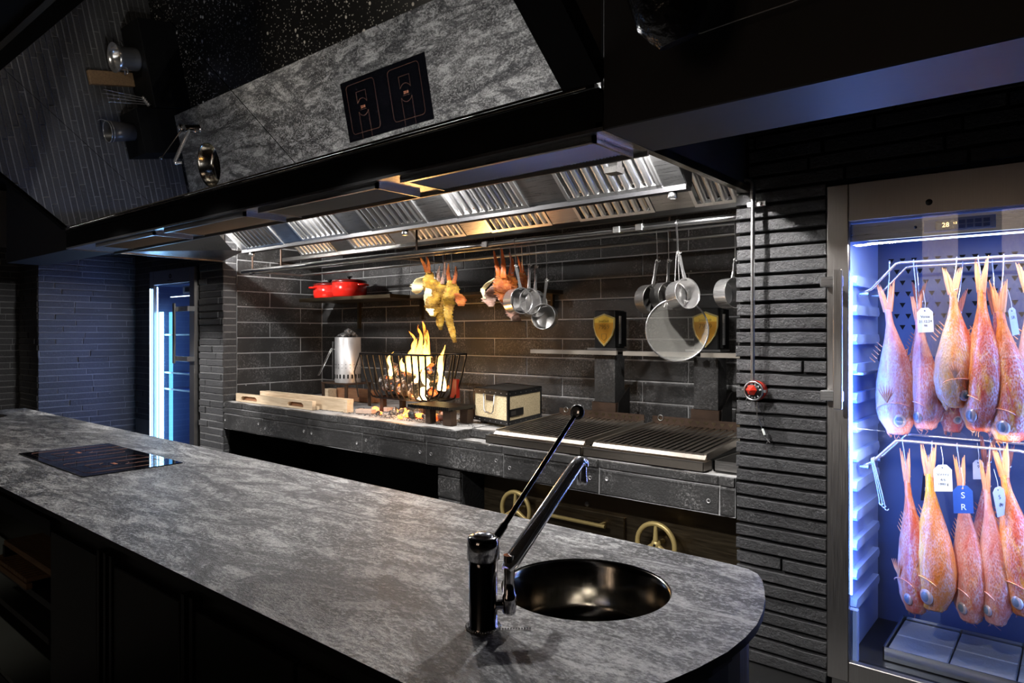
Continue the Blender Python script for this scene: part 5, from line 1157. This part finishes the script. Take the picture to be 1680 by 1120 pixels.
# casserole shelves
t = thing('wall_shelf', 'dark bronze shelf in the left back corner holding the red casseroles', 'shelf', (-5.3, 4.1, 1.88))
MB().box(-6.0, -4.62, 3.90, YB, 1.882, 1.915, 0.002).build('board', BRONZE, t)
MB().box(-5.62, -5.59, YB-0.03, YB, 1.62, 1.882).build('bracket', BRONZE, t); MB().box(-4.70, -4.67, YB-0.03, YB, 1.70, 1.882).build('bracket', BRONZE, t)
t = thing('wall_shelf', 'second dark bronze shelf on the back wall behind the hanging fish', 'shelf', (-4.0, 4.1, 1.88))
MB().box(-4.50, -3.10, 4.02, YB, 1.875, 1.905, 0.002).build('board', BRONZE, t)
for x in (-4.45, -3.2): MB().box(x, x+0.02, YB-0.03, YB, 1.72, 1.875).build('bracket', BRONZE, t)
def casserole(label, x, y, r, h, hdir):
    z = 1.917; t = thing('casserole', label, 'casserole', (x, y, z))
    M = Matrix.Translation((x, y, z))
    MB().lathe([(0,0.0),(r*0.88,0.0),(r*0.95,0.01),(r,0.05),(r,h),(r-0.005,h+0.003),(r-0.008,h),(r-0.008,0.06),(0,0.02)], M, 44).build('pot', RED, t)
    MB().lathe([(r-0.002,h+0.004),(r,h+0.012),(r*0.97,h+0.022),(r*0.5,h+0.036),(0,h+0.038)], M, 44).build('lid', simple('dark_red_lid', (0.12,0.012,0.01), 0.25) if 'dark_red_lid' not in bpy.data.materials else bpy.data.materials['dark_red_lid'], t)
    MB().lathe([(0.010,h+0.036),(0.010,h+0.05),(0.026,h+0.058),(0.026,h+0.066),(0,h+0.07)], M, 20).build('lid_knob', BLACK, t)
    for s in (1, -1):
        d = Vector((math.cos(hdir), math.sin(hdir), 0))*s; p = Vector((-d.y, d.x, 0)); c = Vector((x,y,z+h-0.02))
        MB().tube([c+d*(r-0.01)+p*0.045, c+d*(r+0.035)+p*0.04, c+d*(r+0.045), c+d*(r+0.035)-p*0.04, c+d*(r-0.01)-p*0.045], 0.009, 8).build('loop_handle', RED, t)
casserole('left red enamel casserole on the bronze corner shelf', -5.80, 4.12, 0.160, 0.125, R(75))
casserole('right red enamel casserole on the bronze corner shelf, handle to the right', -5.40, 4.06, 0.165, 0.135, R(10))

# ================================================================== HANGING RACK
rk = thing('hanging_rack', 'steel pot rack of long bars hung under the hood', 'rack', (-3.6, 3.6, 2.14))
ZK = 2.143
MB().tube([(-6.0, 3.30, ZK-0.004), (-5.9, 3.30, ZK), (XR-0.01, 3.30, ZK)], 0.0165, 14).build('front_bar', STEEL, rk)
MB().tube([(-5.95, 3.345, ZK-0.02), (XR-0.01, 3.345, ZK-0.02)], 0.008, 10).build('front_rail', STEEL, rk)
MB().tube([(-5.9, 3.86, ZK), (XR-0.01, 3.86, ZK)], 0.011, 12).build('rear_bar', STEEL_D, rk)
for x in (-5.9, -3.95, -1.95): MB().box(x, x+0.03, 3.32, 3.86, ZK-0.012, ZK+0.004).build('cross_bar', STEEL_D, rk)
for x, y in ((-5.82, 3.30), (-5.35, 3.30), (-3.62, 3.30), (-3.9, 3.86), (-1.95, 3.86)): MB().tube([(x, y, ZK), (x, y, 2.30 if y > 3.5 else 2.62)], 0.008, 8).build('hanger_rod', IRON_R, rk)
for x in (-2.98, -2.0, -1.86): MB().box(x, x+0.045, 3.275, 3.325, ZK-0.019, ZK+0.019, 0.003).build('clamp', STEEL, rk)
def pan(label, mu, mv, y, r, dep, dirv, hu, hv, yh, mat=STEEL_P, group=None, tilt=0.0):
    c = at(mu, mv, y); d = Vector(dirv).normalized(); up = Vector((0,0,1)); up = (up-d*up.dot(d)).normalized(); x = up.cross(d)
    t = thing('saucepan', label, 'saucepan', c, 0, group); M = basis(c, x, up, d)
    MB().lathe([(r+0.002, 0.0), (r+0.0035, 0.001), (r+0.002, 0.002), (r-0.001, 0.001), (r-0.0015, -dep*0.12), (r-0.0015, -dep+0.012), (r-0.012, -dep+0.002), (0.0, -dep+0.002)], M, 44).lathe([(r+0.002, 0.0), (r, -0.003), (r, -dep+0.012), (r-0.012, -dep-0.001), (0.0, -dep-0.001)], M, 44).build('pan', mat, t)
    # line ring inside
    h = at(hu, hv, yh); a = c+up*(r+0.001)-d*0.012
    z = (h-a); L = z.length; z.normalize(); yy = z.cross(x).normalized(); xx = yy.cross(z)
    MH = basis(a, xx, yy, z)
    MB().add([MH @ Vector(p) for p in ((-0.011,-0.003,-0.012),(0.011,-0.003,-0.012),(0.011,0.003,-0.012),(-0.011,0.003,-0.012),(-0.0065,-0.0035,L*0.35),(0.0065,-0.0035,L*0.35),(0.0065,0.0035,L*0.35),(-0.0065,0.0035,L*0.35),(-0.0105,-0.003,L*0.9),(0.0105,-0.003,L*0.9),(0.0105,0.003,L*0.9),(-0.0105,0.003,L*0.9))], [(0,3,2,1),(0,1,5,4),(1,2,6,5),(2,3,7,6),(3,0,4,7),(4,5,9,8),(5,6,10,9),(6,7,11,10),(7,4,8,11),(8,9,10,11)]).tube([MH @ Vector((0.0095*math.cos(k*PI/7), 0, L*0.9+0.011+0.011*math.sin(k*PI/7))) for k in range(14)], 0.0034, 6, False, True).build('handle', mat, t)
    MB().ball(MH @ Vector((0.005,0.0,-0.004)), 0.004, 8, 5).ball(MH @ Vector((-0.005,0.0,-0.004)), 0.004, 8, 5).build('rivet', mat, t)
    return t, MH @ Vector((0, 0, L*0.9+0.018))
def pothook(label, x, y, q, rr=0.0165, g='wire hooks on the pot rack'):
    x = q.x*y/q.y
    return s_hook(label, (x, y, ZK if y < 3.33 or y > 3.8 else ZK-0.02), (q.x, q.y, q.z), 0.0026, rr, g, STEEL, 0.018, 'wire_hook')
RGT = (0.95, -0.31, 0.04)
G1 = 'steel saucepans hanging from the rack'
_, q = pan('bright steel saucepan nearest, hanging in front of the group beside the orange fish', 856, 493, 3.33, 0.080, 0.105, RGT, 846.5, 436, 3.33, group=G1); pothook('wire hook holding the nearest bright saucepan', q.x+0.01, 3.30, q)
_, q = pan('second bright saucepan, overlapped by the nearest one', 870, 494, 3.39, 0.080, 0.09, RGT, 869, 434, 3.39, group=G1); pothook('wire hook holding the second bright saucepan', q.x+0.01, 3.345, q, 0.008)
_, q = pan('third saucepan with darker inside, rim edge showing right of the bright pair', 880, 498, 3.45, 0.082, 0.09, RGT, 880, 436, 3.45, group=G1); pothook('wire hook holding the third saucepan', q.x+0.02, 3.345, q, 0.008)
_, q = pan('dark small saucepan hanging lower at the right of the first group', 891, 519, 3.44, 0.078, 0.075, (0.28, -0.96, 0.05), 897, 459, 3.44, STEEL_D, group=G1); pothook('long wire hook holding the low dark saucepan', q.x-0.02, 3.345, q, 0.008)
_, q = pan('bright small saucepan hanging in front of the round gauze', 1128, 481, 3.30, 0.078, 0.095, (0.90, -0.42, 0.12), 1113, 414, 3.31, group=G1); pothook('curly wire hook holding the bright saucepan before the gauze', q.x, 3.30, q)
_, q = pan('dark saucepan at the left of the right hand group', 1074, 490, 3.42, 0.080, 0.09, (0.92, -0.38, 0.0), 1078, 428, 3.42, STEEL_D, group=G1); pothook('straight wire hook at the left of the right hand group', q.x, 3.345, q, 0.008)
_, q = pan('dark saucepan hidden between the left pan and the bright one', 1098, 485, 3.44, 0.075, 0.09, (0.92, -0.38, 0.0), 1097, 428, 3.44, STEEL_D, group=G1); pothook('straight wire hook in the middle of the right hand group', q.x, 3.345, q, 0.008)
_, q = pan('bright saucepan partly hidden by the right pillar', 1206, 480, 3.38, 0.076, 0.085, RGT, 1206, 428, 3.38, group=G1); pothook('wire hook behind the edge of the right pillar', q.x, 3.345, q, 0.008)
# gauze splatter guard
c = at(1111, 541, 3.36); gs = thing('splatter_guard', 'large round wire gauze splatter guard hanging below the bright saucepan', 'splatter guard', c)
dv = Vector((0.62, -0.78, 0.03)).normalized(); up = (Vector((0,0,1))-dv*dv.z).normalized(); MG = basis(c, up.cross(dv), up, dv)
MB().lathe([(0.163, 0.0), (0.150, -0.006), (0.10, -0.016), (0.04, -0.022), (0.0, -0.023)], MG, 48).build('gauze', GAUZE, gs)
MB().tube([MG @ Vector((0.165*math.cos(2*PI*k/48), 0.165*math.sin(2*PI*k/48), 0)) for k in range(48)], 0.0045, 8, False, True).build('rim', STEEL_P, gs)
h = at(1111, 415, 3.36); hl = MG @ Vector((-0.016, 0.164, 0)); hr = MG @ Vector((0.016, 0.164, 0))
MB().tube([hl, h+Vector((-0.004,0,0)), h+Vector((0,0,0.006)), h+Vector((0.004,0,0)), hr], 0.0028, 7).build('wire_handle', STEEL_P, gs)
pothook('wire hook holding the round gauze splatter guard', h.x+0.01, 3.30, h)

# dried fish over the fire
def loft(stations, y, th=0.35, seg=20, ruff=0.20, seed=0):
    """stations (u, v, half width px): flattened body of elliptical section"""
    pts = [at(u, v, y) for u, v, _ in stations]; dpt = (pts[0]-Vector((0,0,CAMZ))).dot(_fw)
    vs_ = []; fs = []
    P = []; n0 = len(stations)
    for i in range(n0-1):
        for k in range(6):
            s = k/6; P.append((pts[i].lerp(pts[i+1], s), (stations[i][2]*(1-s)+stations[i+1][2]*s)/FPX*dpt))
    P.append((pts[-1], stations[-1][2]/FPX*dpt))
    for i, (p, w_) in enumerate(P):
        for j in range(seg):
            an = 2*PI*j/seg; k = 1+ruff*noise.noise(Vector((j*1.7, i*0.9, seed)))*2+0.10*(1 if i % 2 else -1)*(abs(math.cos(an))**3)
            q = p+_rt*(math.cos(an)*w_*k)+_fw*(math.sin(an)*max(0.004, w_*th)*k+0.012*math.sin(i*0.5+seed)); vs_.append(q)
    for i in range(len(P)-1):
        for j in range(seg): fs.append((i*seg+j, i*seg+(j+1) % seg, (i+1)*seg+(j+1) % seg, (i+1)*seg+j))
    mb = MB().add(vs_, fs, True); mb.add([vs_[j] for j in range(seg)], [tuple(range(seg))]); mb.add([vs_[-seg+j] for j in range(seg)], [tuple(range(seg))]); return mb
def dfish(label, y, body, tails, mat, tm, extra=(), grp='dried fish hanging over the fire'):
    c = at(body[0][0], body[0][1], y); t = thing('dried_fish', label, 'fish', c, 0, grp)
    loft(body, y, 0.28, seed=body[0][0]).build('body', mat, t)
    for k, tl in enumerate(tails): loft([(a, b, c*0.72) for a, b, c in tl], y, 0.3, 10, 0.12, seed=k+3).build('tail_lobe', tm, t)
    for nm, st2, m_, dy in extra: loft(st2, y+dy, 0.10, 12, 0.22, seed=9).build(nm, m_, t)
    return t
dfish('yellow open fish with ragged fan fin at the left of the hanging bunch', 3.36, [(704,446,5),(705,458,11),(709,472,14),(712,488,11),(708,505,11),(710,514,8),(711,520,3)], [[(702,448,6),(695,432,4),(687,418,1.5)], [(704,448,5),(703,432,4),(699,417,1.2)]], DRY_Y, DRY_O,
      [('fan_fin', [(702,452,3),(694,458,13),(688,468,14),(684,478,8),(683,482,2)], simple('pale_yellow_fin', (0.82,0.7,0.38), 0.5, 0, 0.3, 60, 0.8, 120), 0.01), ('rib_edge', [(704,470,5),(702,488,7),(705,506,7),(709,518,3)], bpy.data.materials['pale_yellow_fin'] if 'pale_yellow_fin' in bpy.data.materials else DRY_Y, -0.02)])
dfish('orange yellow strip fish hanging in the middle of the bunch', 3.40, [(718,458,5),(724,470,10),(726,486,9),(720,502,7),(722,518,7),(722,532,6),(723,541,2)], [[(720,462,5),(719,448,4),(721,436,1.5)], [(726,466,5),(729,446,4),(730,430,1.5)]], DRY_Y, DRY_P)
dfish('dark gold fish with long curled tail end at the right of the bunch', 3.38, [(740,460,5),(742,472,11),(740,486,13),(737,500,9),(735,516,7),(739,534,6),(743,548,5),(746,562,3)], [[(738,466,6),(735,446,4),(736,432,1.5)], [(745,466,5),(748,450,4),(748,437,1.5)]], DRY_Y, DRY_O,
      [('side_fin', [(744,478,4),(752,484,8),(756,492,10),(757,502,5)], DRY_O, 0.02)])
dfish('big orange tailed fish opened flat, pale flesh towards the fire', 3.36, [(823,452,9),(826,464,17),(829,476,18),(829,488,13),(828,496,6)], [[(820,456,8),(815,434,5),(810,411,2)], [(826,456,7),(826,430,5),(823,408,2)]], DRY_O, simple('deep_orange_tail', (0.62,0.13,0.02), 0.4, 0, 0.3, 25, 0.4, 90),
      [('open_flank', [(818,462,4),(810,478,13),(802,492,12),(806,503,4)], DRY_P, 0.01), ('spiny_fin', [(812,456,2),(800,466,5),(792,475,4),(795,490,2)], bpy.data.materials['pale_yellow_fin'], 0.0), ('head_end', [(822,490,6),(836,504,9),(842,516,10),(848,526,8)], DRY_P, 0.03)])
dfish('orange fish hanging just behind the big orange tailed one', 3.44, [(838,450,6),(839,462,10),(838,476,11),(834,488,6)], [[(837,452,5),(840,430,4),(836,414,1.5)], [(840,452,4),(843,436,3),(841,424,1)]], DRY_O, bpy.data.materials['deep_orange_tail'])
dfish('small reddish fish hanging behind the saucepan handles', 3.60, [(857,445,5),(858,462,8),(858,476,6)], [[(857,448,4),(852,432,3),(849,420,1)], [(858,448,3),(858,438,2),(856,430,1)]], DRY_O, bpy.data.materials['deep_orange_tail'])
for u, v, y, lb in ((700, 440, 3.36, 'left end of the yellow bunch'), (857, 448, 3.60, 'small reddish fish'), (713, 455, 3.36, 'yellow open fish'), (728, 455, 3.38, 'middle strip fish'), (742, 452, 3.38, 'dark gold fish'), (822, 446, 3.37, 'big orange tailed fish'), (838, 446, 3.42, 'second orange fish')):
    q = at(u, v, y); pothook('wire hook through the '+lb, at(u+6, v, 3.345).x, 3.345, q, 0.008, 'wire hooks carrying dried fish')

# ================================================================== UNDER THE HEARTH
ov = thing('charcoal_oven', 'bronze steel oven front with brass handwheels under the hearth', 'oven', (-2.2, 3.45, 0.0))
MB().box(-3.12, XR-0.01, 3.46, 3.5, 0.02, 0.668).build('front_plate', BRONZE, ov)
dr = MB().box(-2.66, -2.02, 3.435, 3.46, 0.10, 0.515, 0.004).build('oven_door', BRONZE, ov)
a = at(889, 853, 3.39); b = at(1003, 880, 3.39)
MB().tube([(-2.60, 3.39, 0.455), (-2.12, 3.39, 0.455)], 0.012, 12).build('handle', BRASS, dr)
for x in (-2.57, -2.15): MB().box(x-0.01, x+0.01, 3.39, 3.437, 0.443, 0.467).build('handle_bracket', BRASS, dr)
MB().lathe([(0.0,0.008),(0.012,0.008),(0.016,0.0)], face_m((-2.29, 3.46, 0.545)), 16).build('lamp_button', STEEL, ov)
def handwheel(label, u, v):
    c = at(u, v, 3.36); t = thing('handwheel', label, 'handwheel', c, 0, 'brass handwheels of the oven'); M = face_m(c)
    MB().tube([M @ Vector((0.112*math.cos(2*PI*k/36), 0.112*math.sin(2*PI*k/36), 0)) for k in range(36)], 0.014, 12, False, True).build('rim', BRASS, t)
    for k in range(3):
        an = PI/2+2*PI*k/3; MB().tube([M @ Vector((0.02*math.cos(an), 0.02*math.sin(an), 0.002)), M @ Vector((0.108*math.cos(an), 0.108*math.sin(an), 0.0))], [0.016, 0.010], 8).build('spoke', BRASS, t)
    MB().lathe([(0,0.018),(0.018,0.016),(0.028,0.0),(0.028,-0.012),(0.012,-0.02),(0.012,-0.088)], M, 20).build('hub', BRASS, t)
    MB().lathe([(0.0,0.022),(0.006,0.022),(0.008,0.016)], M, 10).build('nut', IRON, t)
    return t
handwheel('brass handwheel at the left of the oven, half behind the tap lever', 846, 836)
handwheel('brass handwheel at the right of the oven, rim showing over the worktop', 1076, 893)
top('wall_socket', MB().box(-4.32, -4.24, 4.28, 4.299, 0.45, 0.60, 0.004), STEEL_D, 'dim grey socket box in the dark space under the hearth', 'socket')

# ================================================================== RIGHT PILLAR
pp = thing('gas_pipe', 'slim steel conduit with elbow running down the right pillar', 'pipe', (-1.18, 3.2, 1.3))
px = at(1235, 300, 3.185).x
MB().tube([(px-0.105, 3.185, 2.293), (px-0.03, 3.185, 2.293), (px-0.012, 3.185, 2.289), (px-0.001, 3.185, 2.272), (px, 3.185, 2.24), (px, 3.185, 1.35)], 0.0095, 12).build('pipe', STEEL, pp)
MB().tube([(px, 3.185, 2.245), (px, 3.185, 2.19)], 0.0125, 12).tube([(px-0.035, 3.185, 2.293), (px-0.055, 3.185, 2.293)], 0.0125, 12).build('coupling', STEEL, pp)
MB().box(px-0.03, px+0.055, 3.195, 3.215, 2.165, 2.185).tube([(px+0.032, 3.20, 2.175), (px+0.032, 3.18, 2.175)], 0.008, 8).build('clip', STEEL, pp)
c = at(1236.5, 641, 3.165); st = thing('pull_station', 'round fire suppression pull station with red knob at the end of the conduit', 'pull station', c)
M = face_m(c)
MB().lathe([(0.0,-0.055),(0.045,-0.055),(0.048,-0.02),(0.048,0.0)], M, 36).build('red_housing', REDP, st)
MB().lathe([(0.044,0.0),(0.047,0.006),(0.040,0.009),(0.0385,0.004)], M, 36).build('bezel', STEEL, st)
MB().lathe([(0.0,0.003),(0.041,0.003),(0.042,-0.002)], M, 36).build('dial_face', BLACK, st)
MB().lathe([(0.022,0.003),(0.026,0.008),(0.004,0.030),(0.0,0.030)], M @ Matrix.Translation((-0.008,0.004,0)), 6, False).build('red_knob', REDP, st)
for i, ch_ in enumerate('ANSAR'):
    a = R(140-32*i); text('lettering', ch_, 0.015, WHITEP, st, M @ Matrix.Translation((0.031*math.cos(a), 0.031*math.sin(a), 0.0038)) @ Matrix.Rotation(a-PI/2, 4, 'Z'), 0.0006)
for i, ch_ in enumerate('FIRE'):
    a = R(230+27*i); text('lettering', ch_, 0.011, WHITEP, st, M @ Matrix.Translation((0.032*math.cos(a), 0.032*math.sin(a), 0.0038)) @ Matrix.Rotation(a+PI/2, 4, 'Z'), 0.0006)
MB().tube([M @ Vector((-0.022+0.014*math.cos(k*PI/6), -0.048+0.014*math.sin(k*PI/6), 0.004)) for k in range(12)], 0.0016, 5, False, True).build('pull_ring', STEEL, st)
for s in (-1, 1): MB().box(-0.006+s*0.049, 0.006+s*0.049, -0.006, 0.006, -0.01, 0.006, 0.001, M).build('lug', STEEL, st)
cb = [c+Vector((0.006, 0.03, -0.052)), at(1242, 680, 3.19), at(1249, 700, 3.19), at(1256, 716, 3.20)]
MB().tube(cb, 0.0022, 6).build('cable', STEEL, st)
MB().tube([at(1251, 703, 3.19), at(1254.5, 713, 3.19)], 0.0055, 8).build('cable_tag', PAPER, st)
MB().tube([at(1255, 717, 3.2), at(1263, 726, 3.2)], 0.002, 5).tube([at(1262, 720, 3.2), at(1257, 728, 3.2)], 0.002, 5).build('pin', STEEL, st)

# ================================================================== OVERHEAD
dk = thing('ceiling_duct', 'black glossy flexible duct end hanging in front of the beam at the top', 'duct', (-0.8, 1.6, 2.75))
d0 = at(1105, 30, 1.75)
gl = simple('black_duct_film', (0.012,0.011,0.010), 0.22, 0.0, 0.3, 10, 0.6, 18, 0.02)
MB().tube([(d0.x+0.02, 1.74, d0.z-0.075), (d0.x+0.01, 1.72, d0.z-0.02), (d0.x-0.0, 1.70, d0.z+0.10), (d0.x, 1.68, CEIL-0.01)], [0.055, 0.095, 0.12, 0.12], 24).build('duct', gl, dk)
MB().tube([at(1088, 66, 1.9), at(1108, 63, 1.9), at(1150, 54, 1.9), at(1210, 33, 1.9), at(1300, 3, 1.9), at(1340, -12, 1.9)], 0.0022, 6).build('cord', STEEL_D, dk)

# big fabric column lamps of the dining side, mirrored in the fridge glass
def m_fabric():
    t = NT('lit_woven_fabric'); p = t.map(t.obj(), (1,1,0.4)); f = t.noise(p, 70, 5, 0.8)
    t.col((0.6,0.5,0.4)); lw = t.n('ShaderNodeLayerWeight'); lw.inputs[0].default_value = 0.4
    t.link(t.ramp(f, [(0.35, (0.25,0.15,0.11)), (0.6, (0.85,0.66,0.5))]), t.b.inputs['Emission Color'])
    t.b.inputs['Emission Strength'].default_value = 1.6; t.set(0.9); return t.m
FAB = m_fabric()
for x, lb in ((-1.30, 'woven fabric column lamp, mirrored at the left of the fridge door glass'), (-0.52, 'woven fabric column lamp, mirrored at the right of the fridge door glass')):
    t = thing('column_lamp', lb, 'lamp', (x, -3.0, 1.3), 0, 'woven column lamps behind the viewer')
    MB().lathe([(0.0, 1.30), (0.18, 1.30), (0.18, 3.0), (0.0, 3.0)], Matrix.Translation((x, -3.0, 0)), 32).build('shade', FAB, t)
    MB().tube([(x, -3.0, 3.0), (x, -3.0, CEIL)], 0.01, 8).build('cord', BLACK, t)
# ceiling spot heads
for i, (x, y, e, tg, an, c) in enumerate(SPOTS):
    t = thing('ceiling_spotlight', 'small black ceiling spotlight '+['over the far left sink', 'over the island left of the hob', 'over the island by the hob', 'over the middle of the island', 'over the island near the tap', 'near the left wall', 'over the dining floor'][i], 'spotlight', (x, y, CEIL), 0, 'ceiling spotlights')
    dv = (Vector(tg)-Vector((x, y, 3.0))).normalized(); M = basis((x, y, 3.0), dv.orthogonal().normalized(), dv.cross(dv.orthogonal().normalized()), dv)
    MB().tube([(x, y, CEIL), (x, y, 3.06), Vector((x, y, 3.0))-dv*0.04], 0.010, 8).build('stem', BLACK, t)
    MB().lathe([(0.045, 0.01), (0.047, -0.03), (0.03, -0.06), (0.0, -0.065)], M, 20).build('head', BLACK, t)

# side table with pans near the left wall (seen in the mirror)
top('low_cabinet', MB().box(-8.95, -8.48, -0.55, 0.47, 0, 0.43, 0.004), BLACK_M, 'low black cabinet under the stock pot, seen only in the hood mirror', 'cabinet')
top('low_cabinet', MB().box(-8.95, -8.48, 0.48, 1.0, 0, 0.66, 0.004), BLACK_M, 'higher black cabinet under the bucket, seen only in the hood mirror', 'cabinet')
t = thing('stock_pot', 'big steel stock pot on the black cabinet in the mirror', 'pot', (-8.7, -0.13, 0.432))
M = Matrix.Translation((-8.7, -0.13, 0.432))
MB().lathe([(0,0),(0.13,0),(0.135,0.02),(0.135,0.20),(0.17,0.26),(0.168,0.26),(0.13,0.2),(0.13,0.03),(0,0.01)], M, 36).build('pot', STEEL_P, t)
for s in (-1,1): MB().tube([(-8.7-0.04, -0.13+s*0.13, 0.58), (-8.7-0.04, -0.13+s*0.18, 0.59), (-8.7+0.04, -0.13+s*0.18, 0.59), (-8.7+0.04, -0.13+s*0.13, 0.58)], 0.006, 8).build('loop_handle', STEEL_P, t)
o = top('wooden_crate', MB().box(-8.94, -8.88, -0.02, 0.14, 0.432, 0.93, 0.004), WOOD_D, 'ochre wooden box beside the stock pot in the mirror', 'box')
t = thing('bucket', 'dark grey bucket with steel rims on the black cabinet in the mirror', 'bucket', (-8.68, 0.72, 0.662)); M = Matrix.Translation((-8.68, 0.72, 0.662))
MB().lathe([(0,0),(0.10,0),(0.12,0.28),(0.116,0.28),(0.097,0.02),(0,0.02)], M, 32).build('bucket_body', simple('dark_grey_enamel', (0.05,0.05,0.055), 0.3), t)
MB().lathe([(0.12,0.28),(0.126,0.285),(0.12,0.29),(0.116,0.285)], M, 32).lathe([(0.12,0.25),(0.124,0.255),(0.12,0.26)], M, 32).build('steel_rim', CHROME, t)
MB().tube([(-8.68, 0.60, 0.93), (-8.68, 0.58, 0.99), (-8.68, 0.60, 1.03)], 0.005, 6).build('handle', CHROME, t)
for k in range(4): top('ladle', MB().tube([(-8.66+0.03*k, 0.33+0.03*k, 0.435), (-8.70+0.02*k, 0.24+0.05*k, 0.88)], 0.005, 6).ball((-8.66+0.03*k, 0.33+0.03*k, 0.47), 0.03, 10, 6, (1,1,0.5)), CHROME, ['first', 'second', 'third', 'fourth'][k]+' steel ladle counted from the crate towards the bucket, in the mirror', 'ladle', 'ladles on the low cabinet')
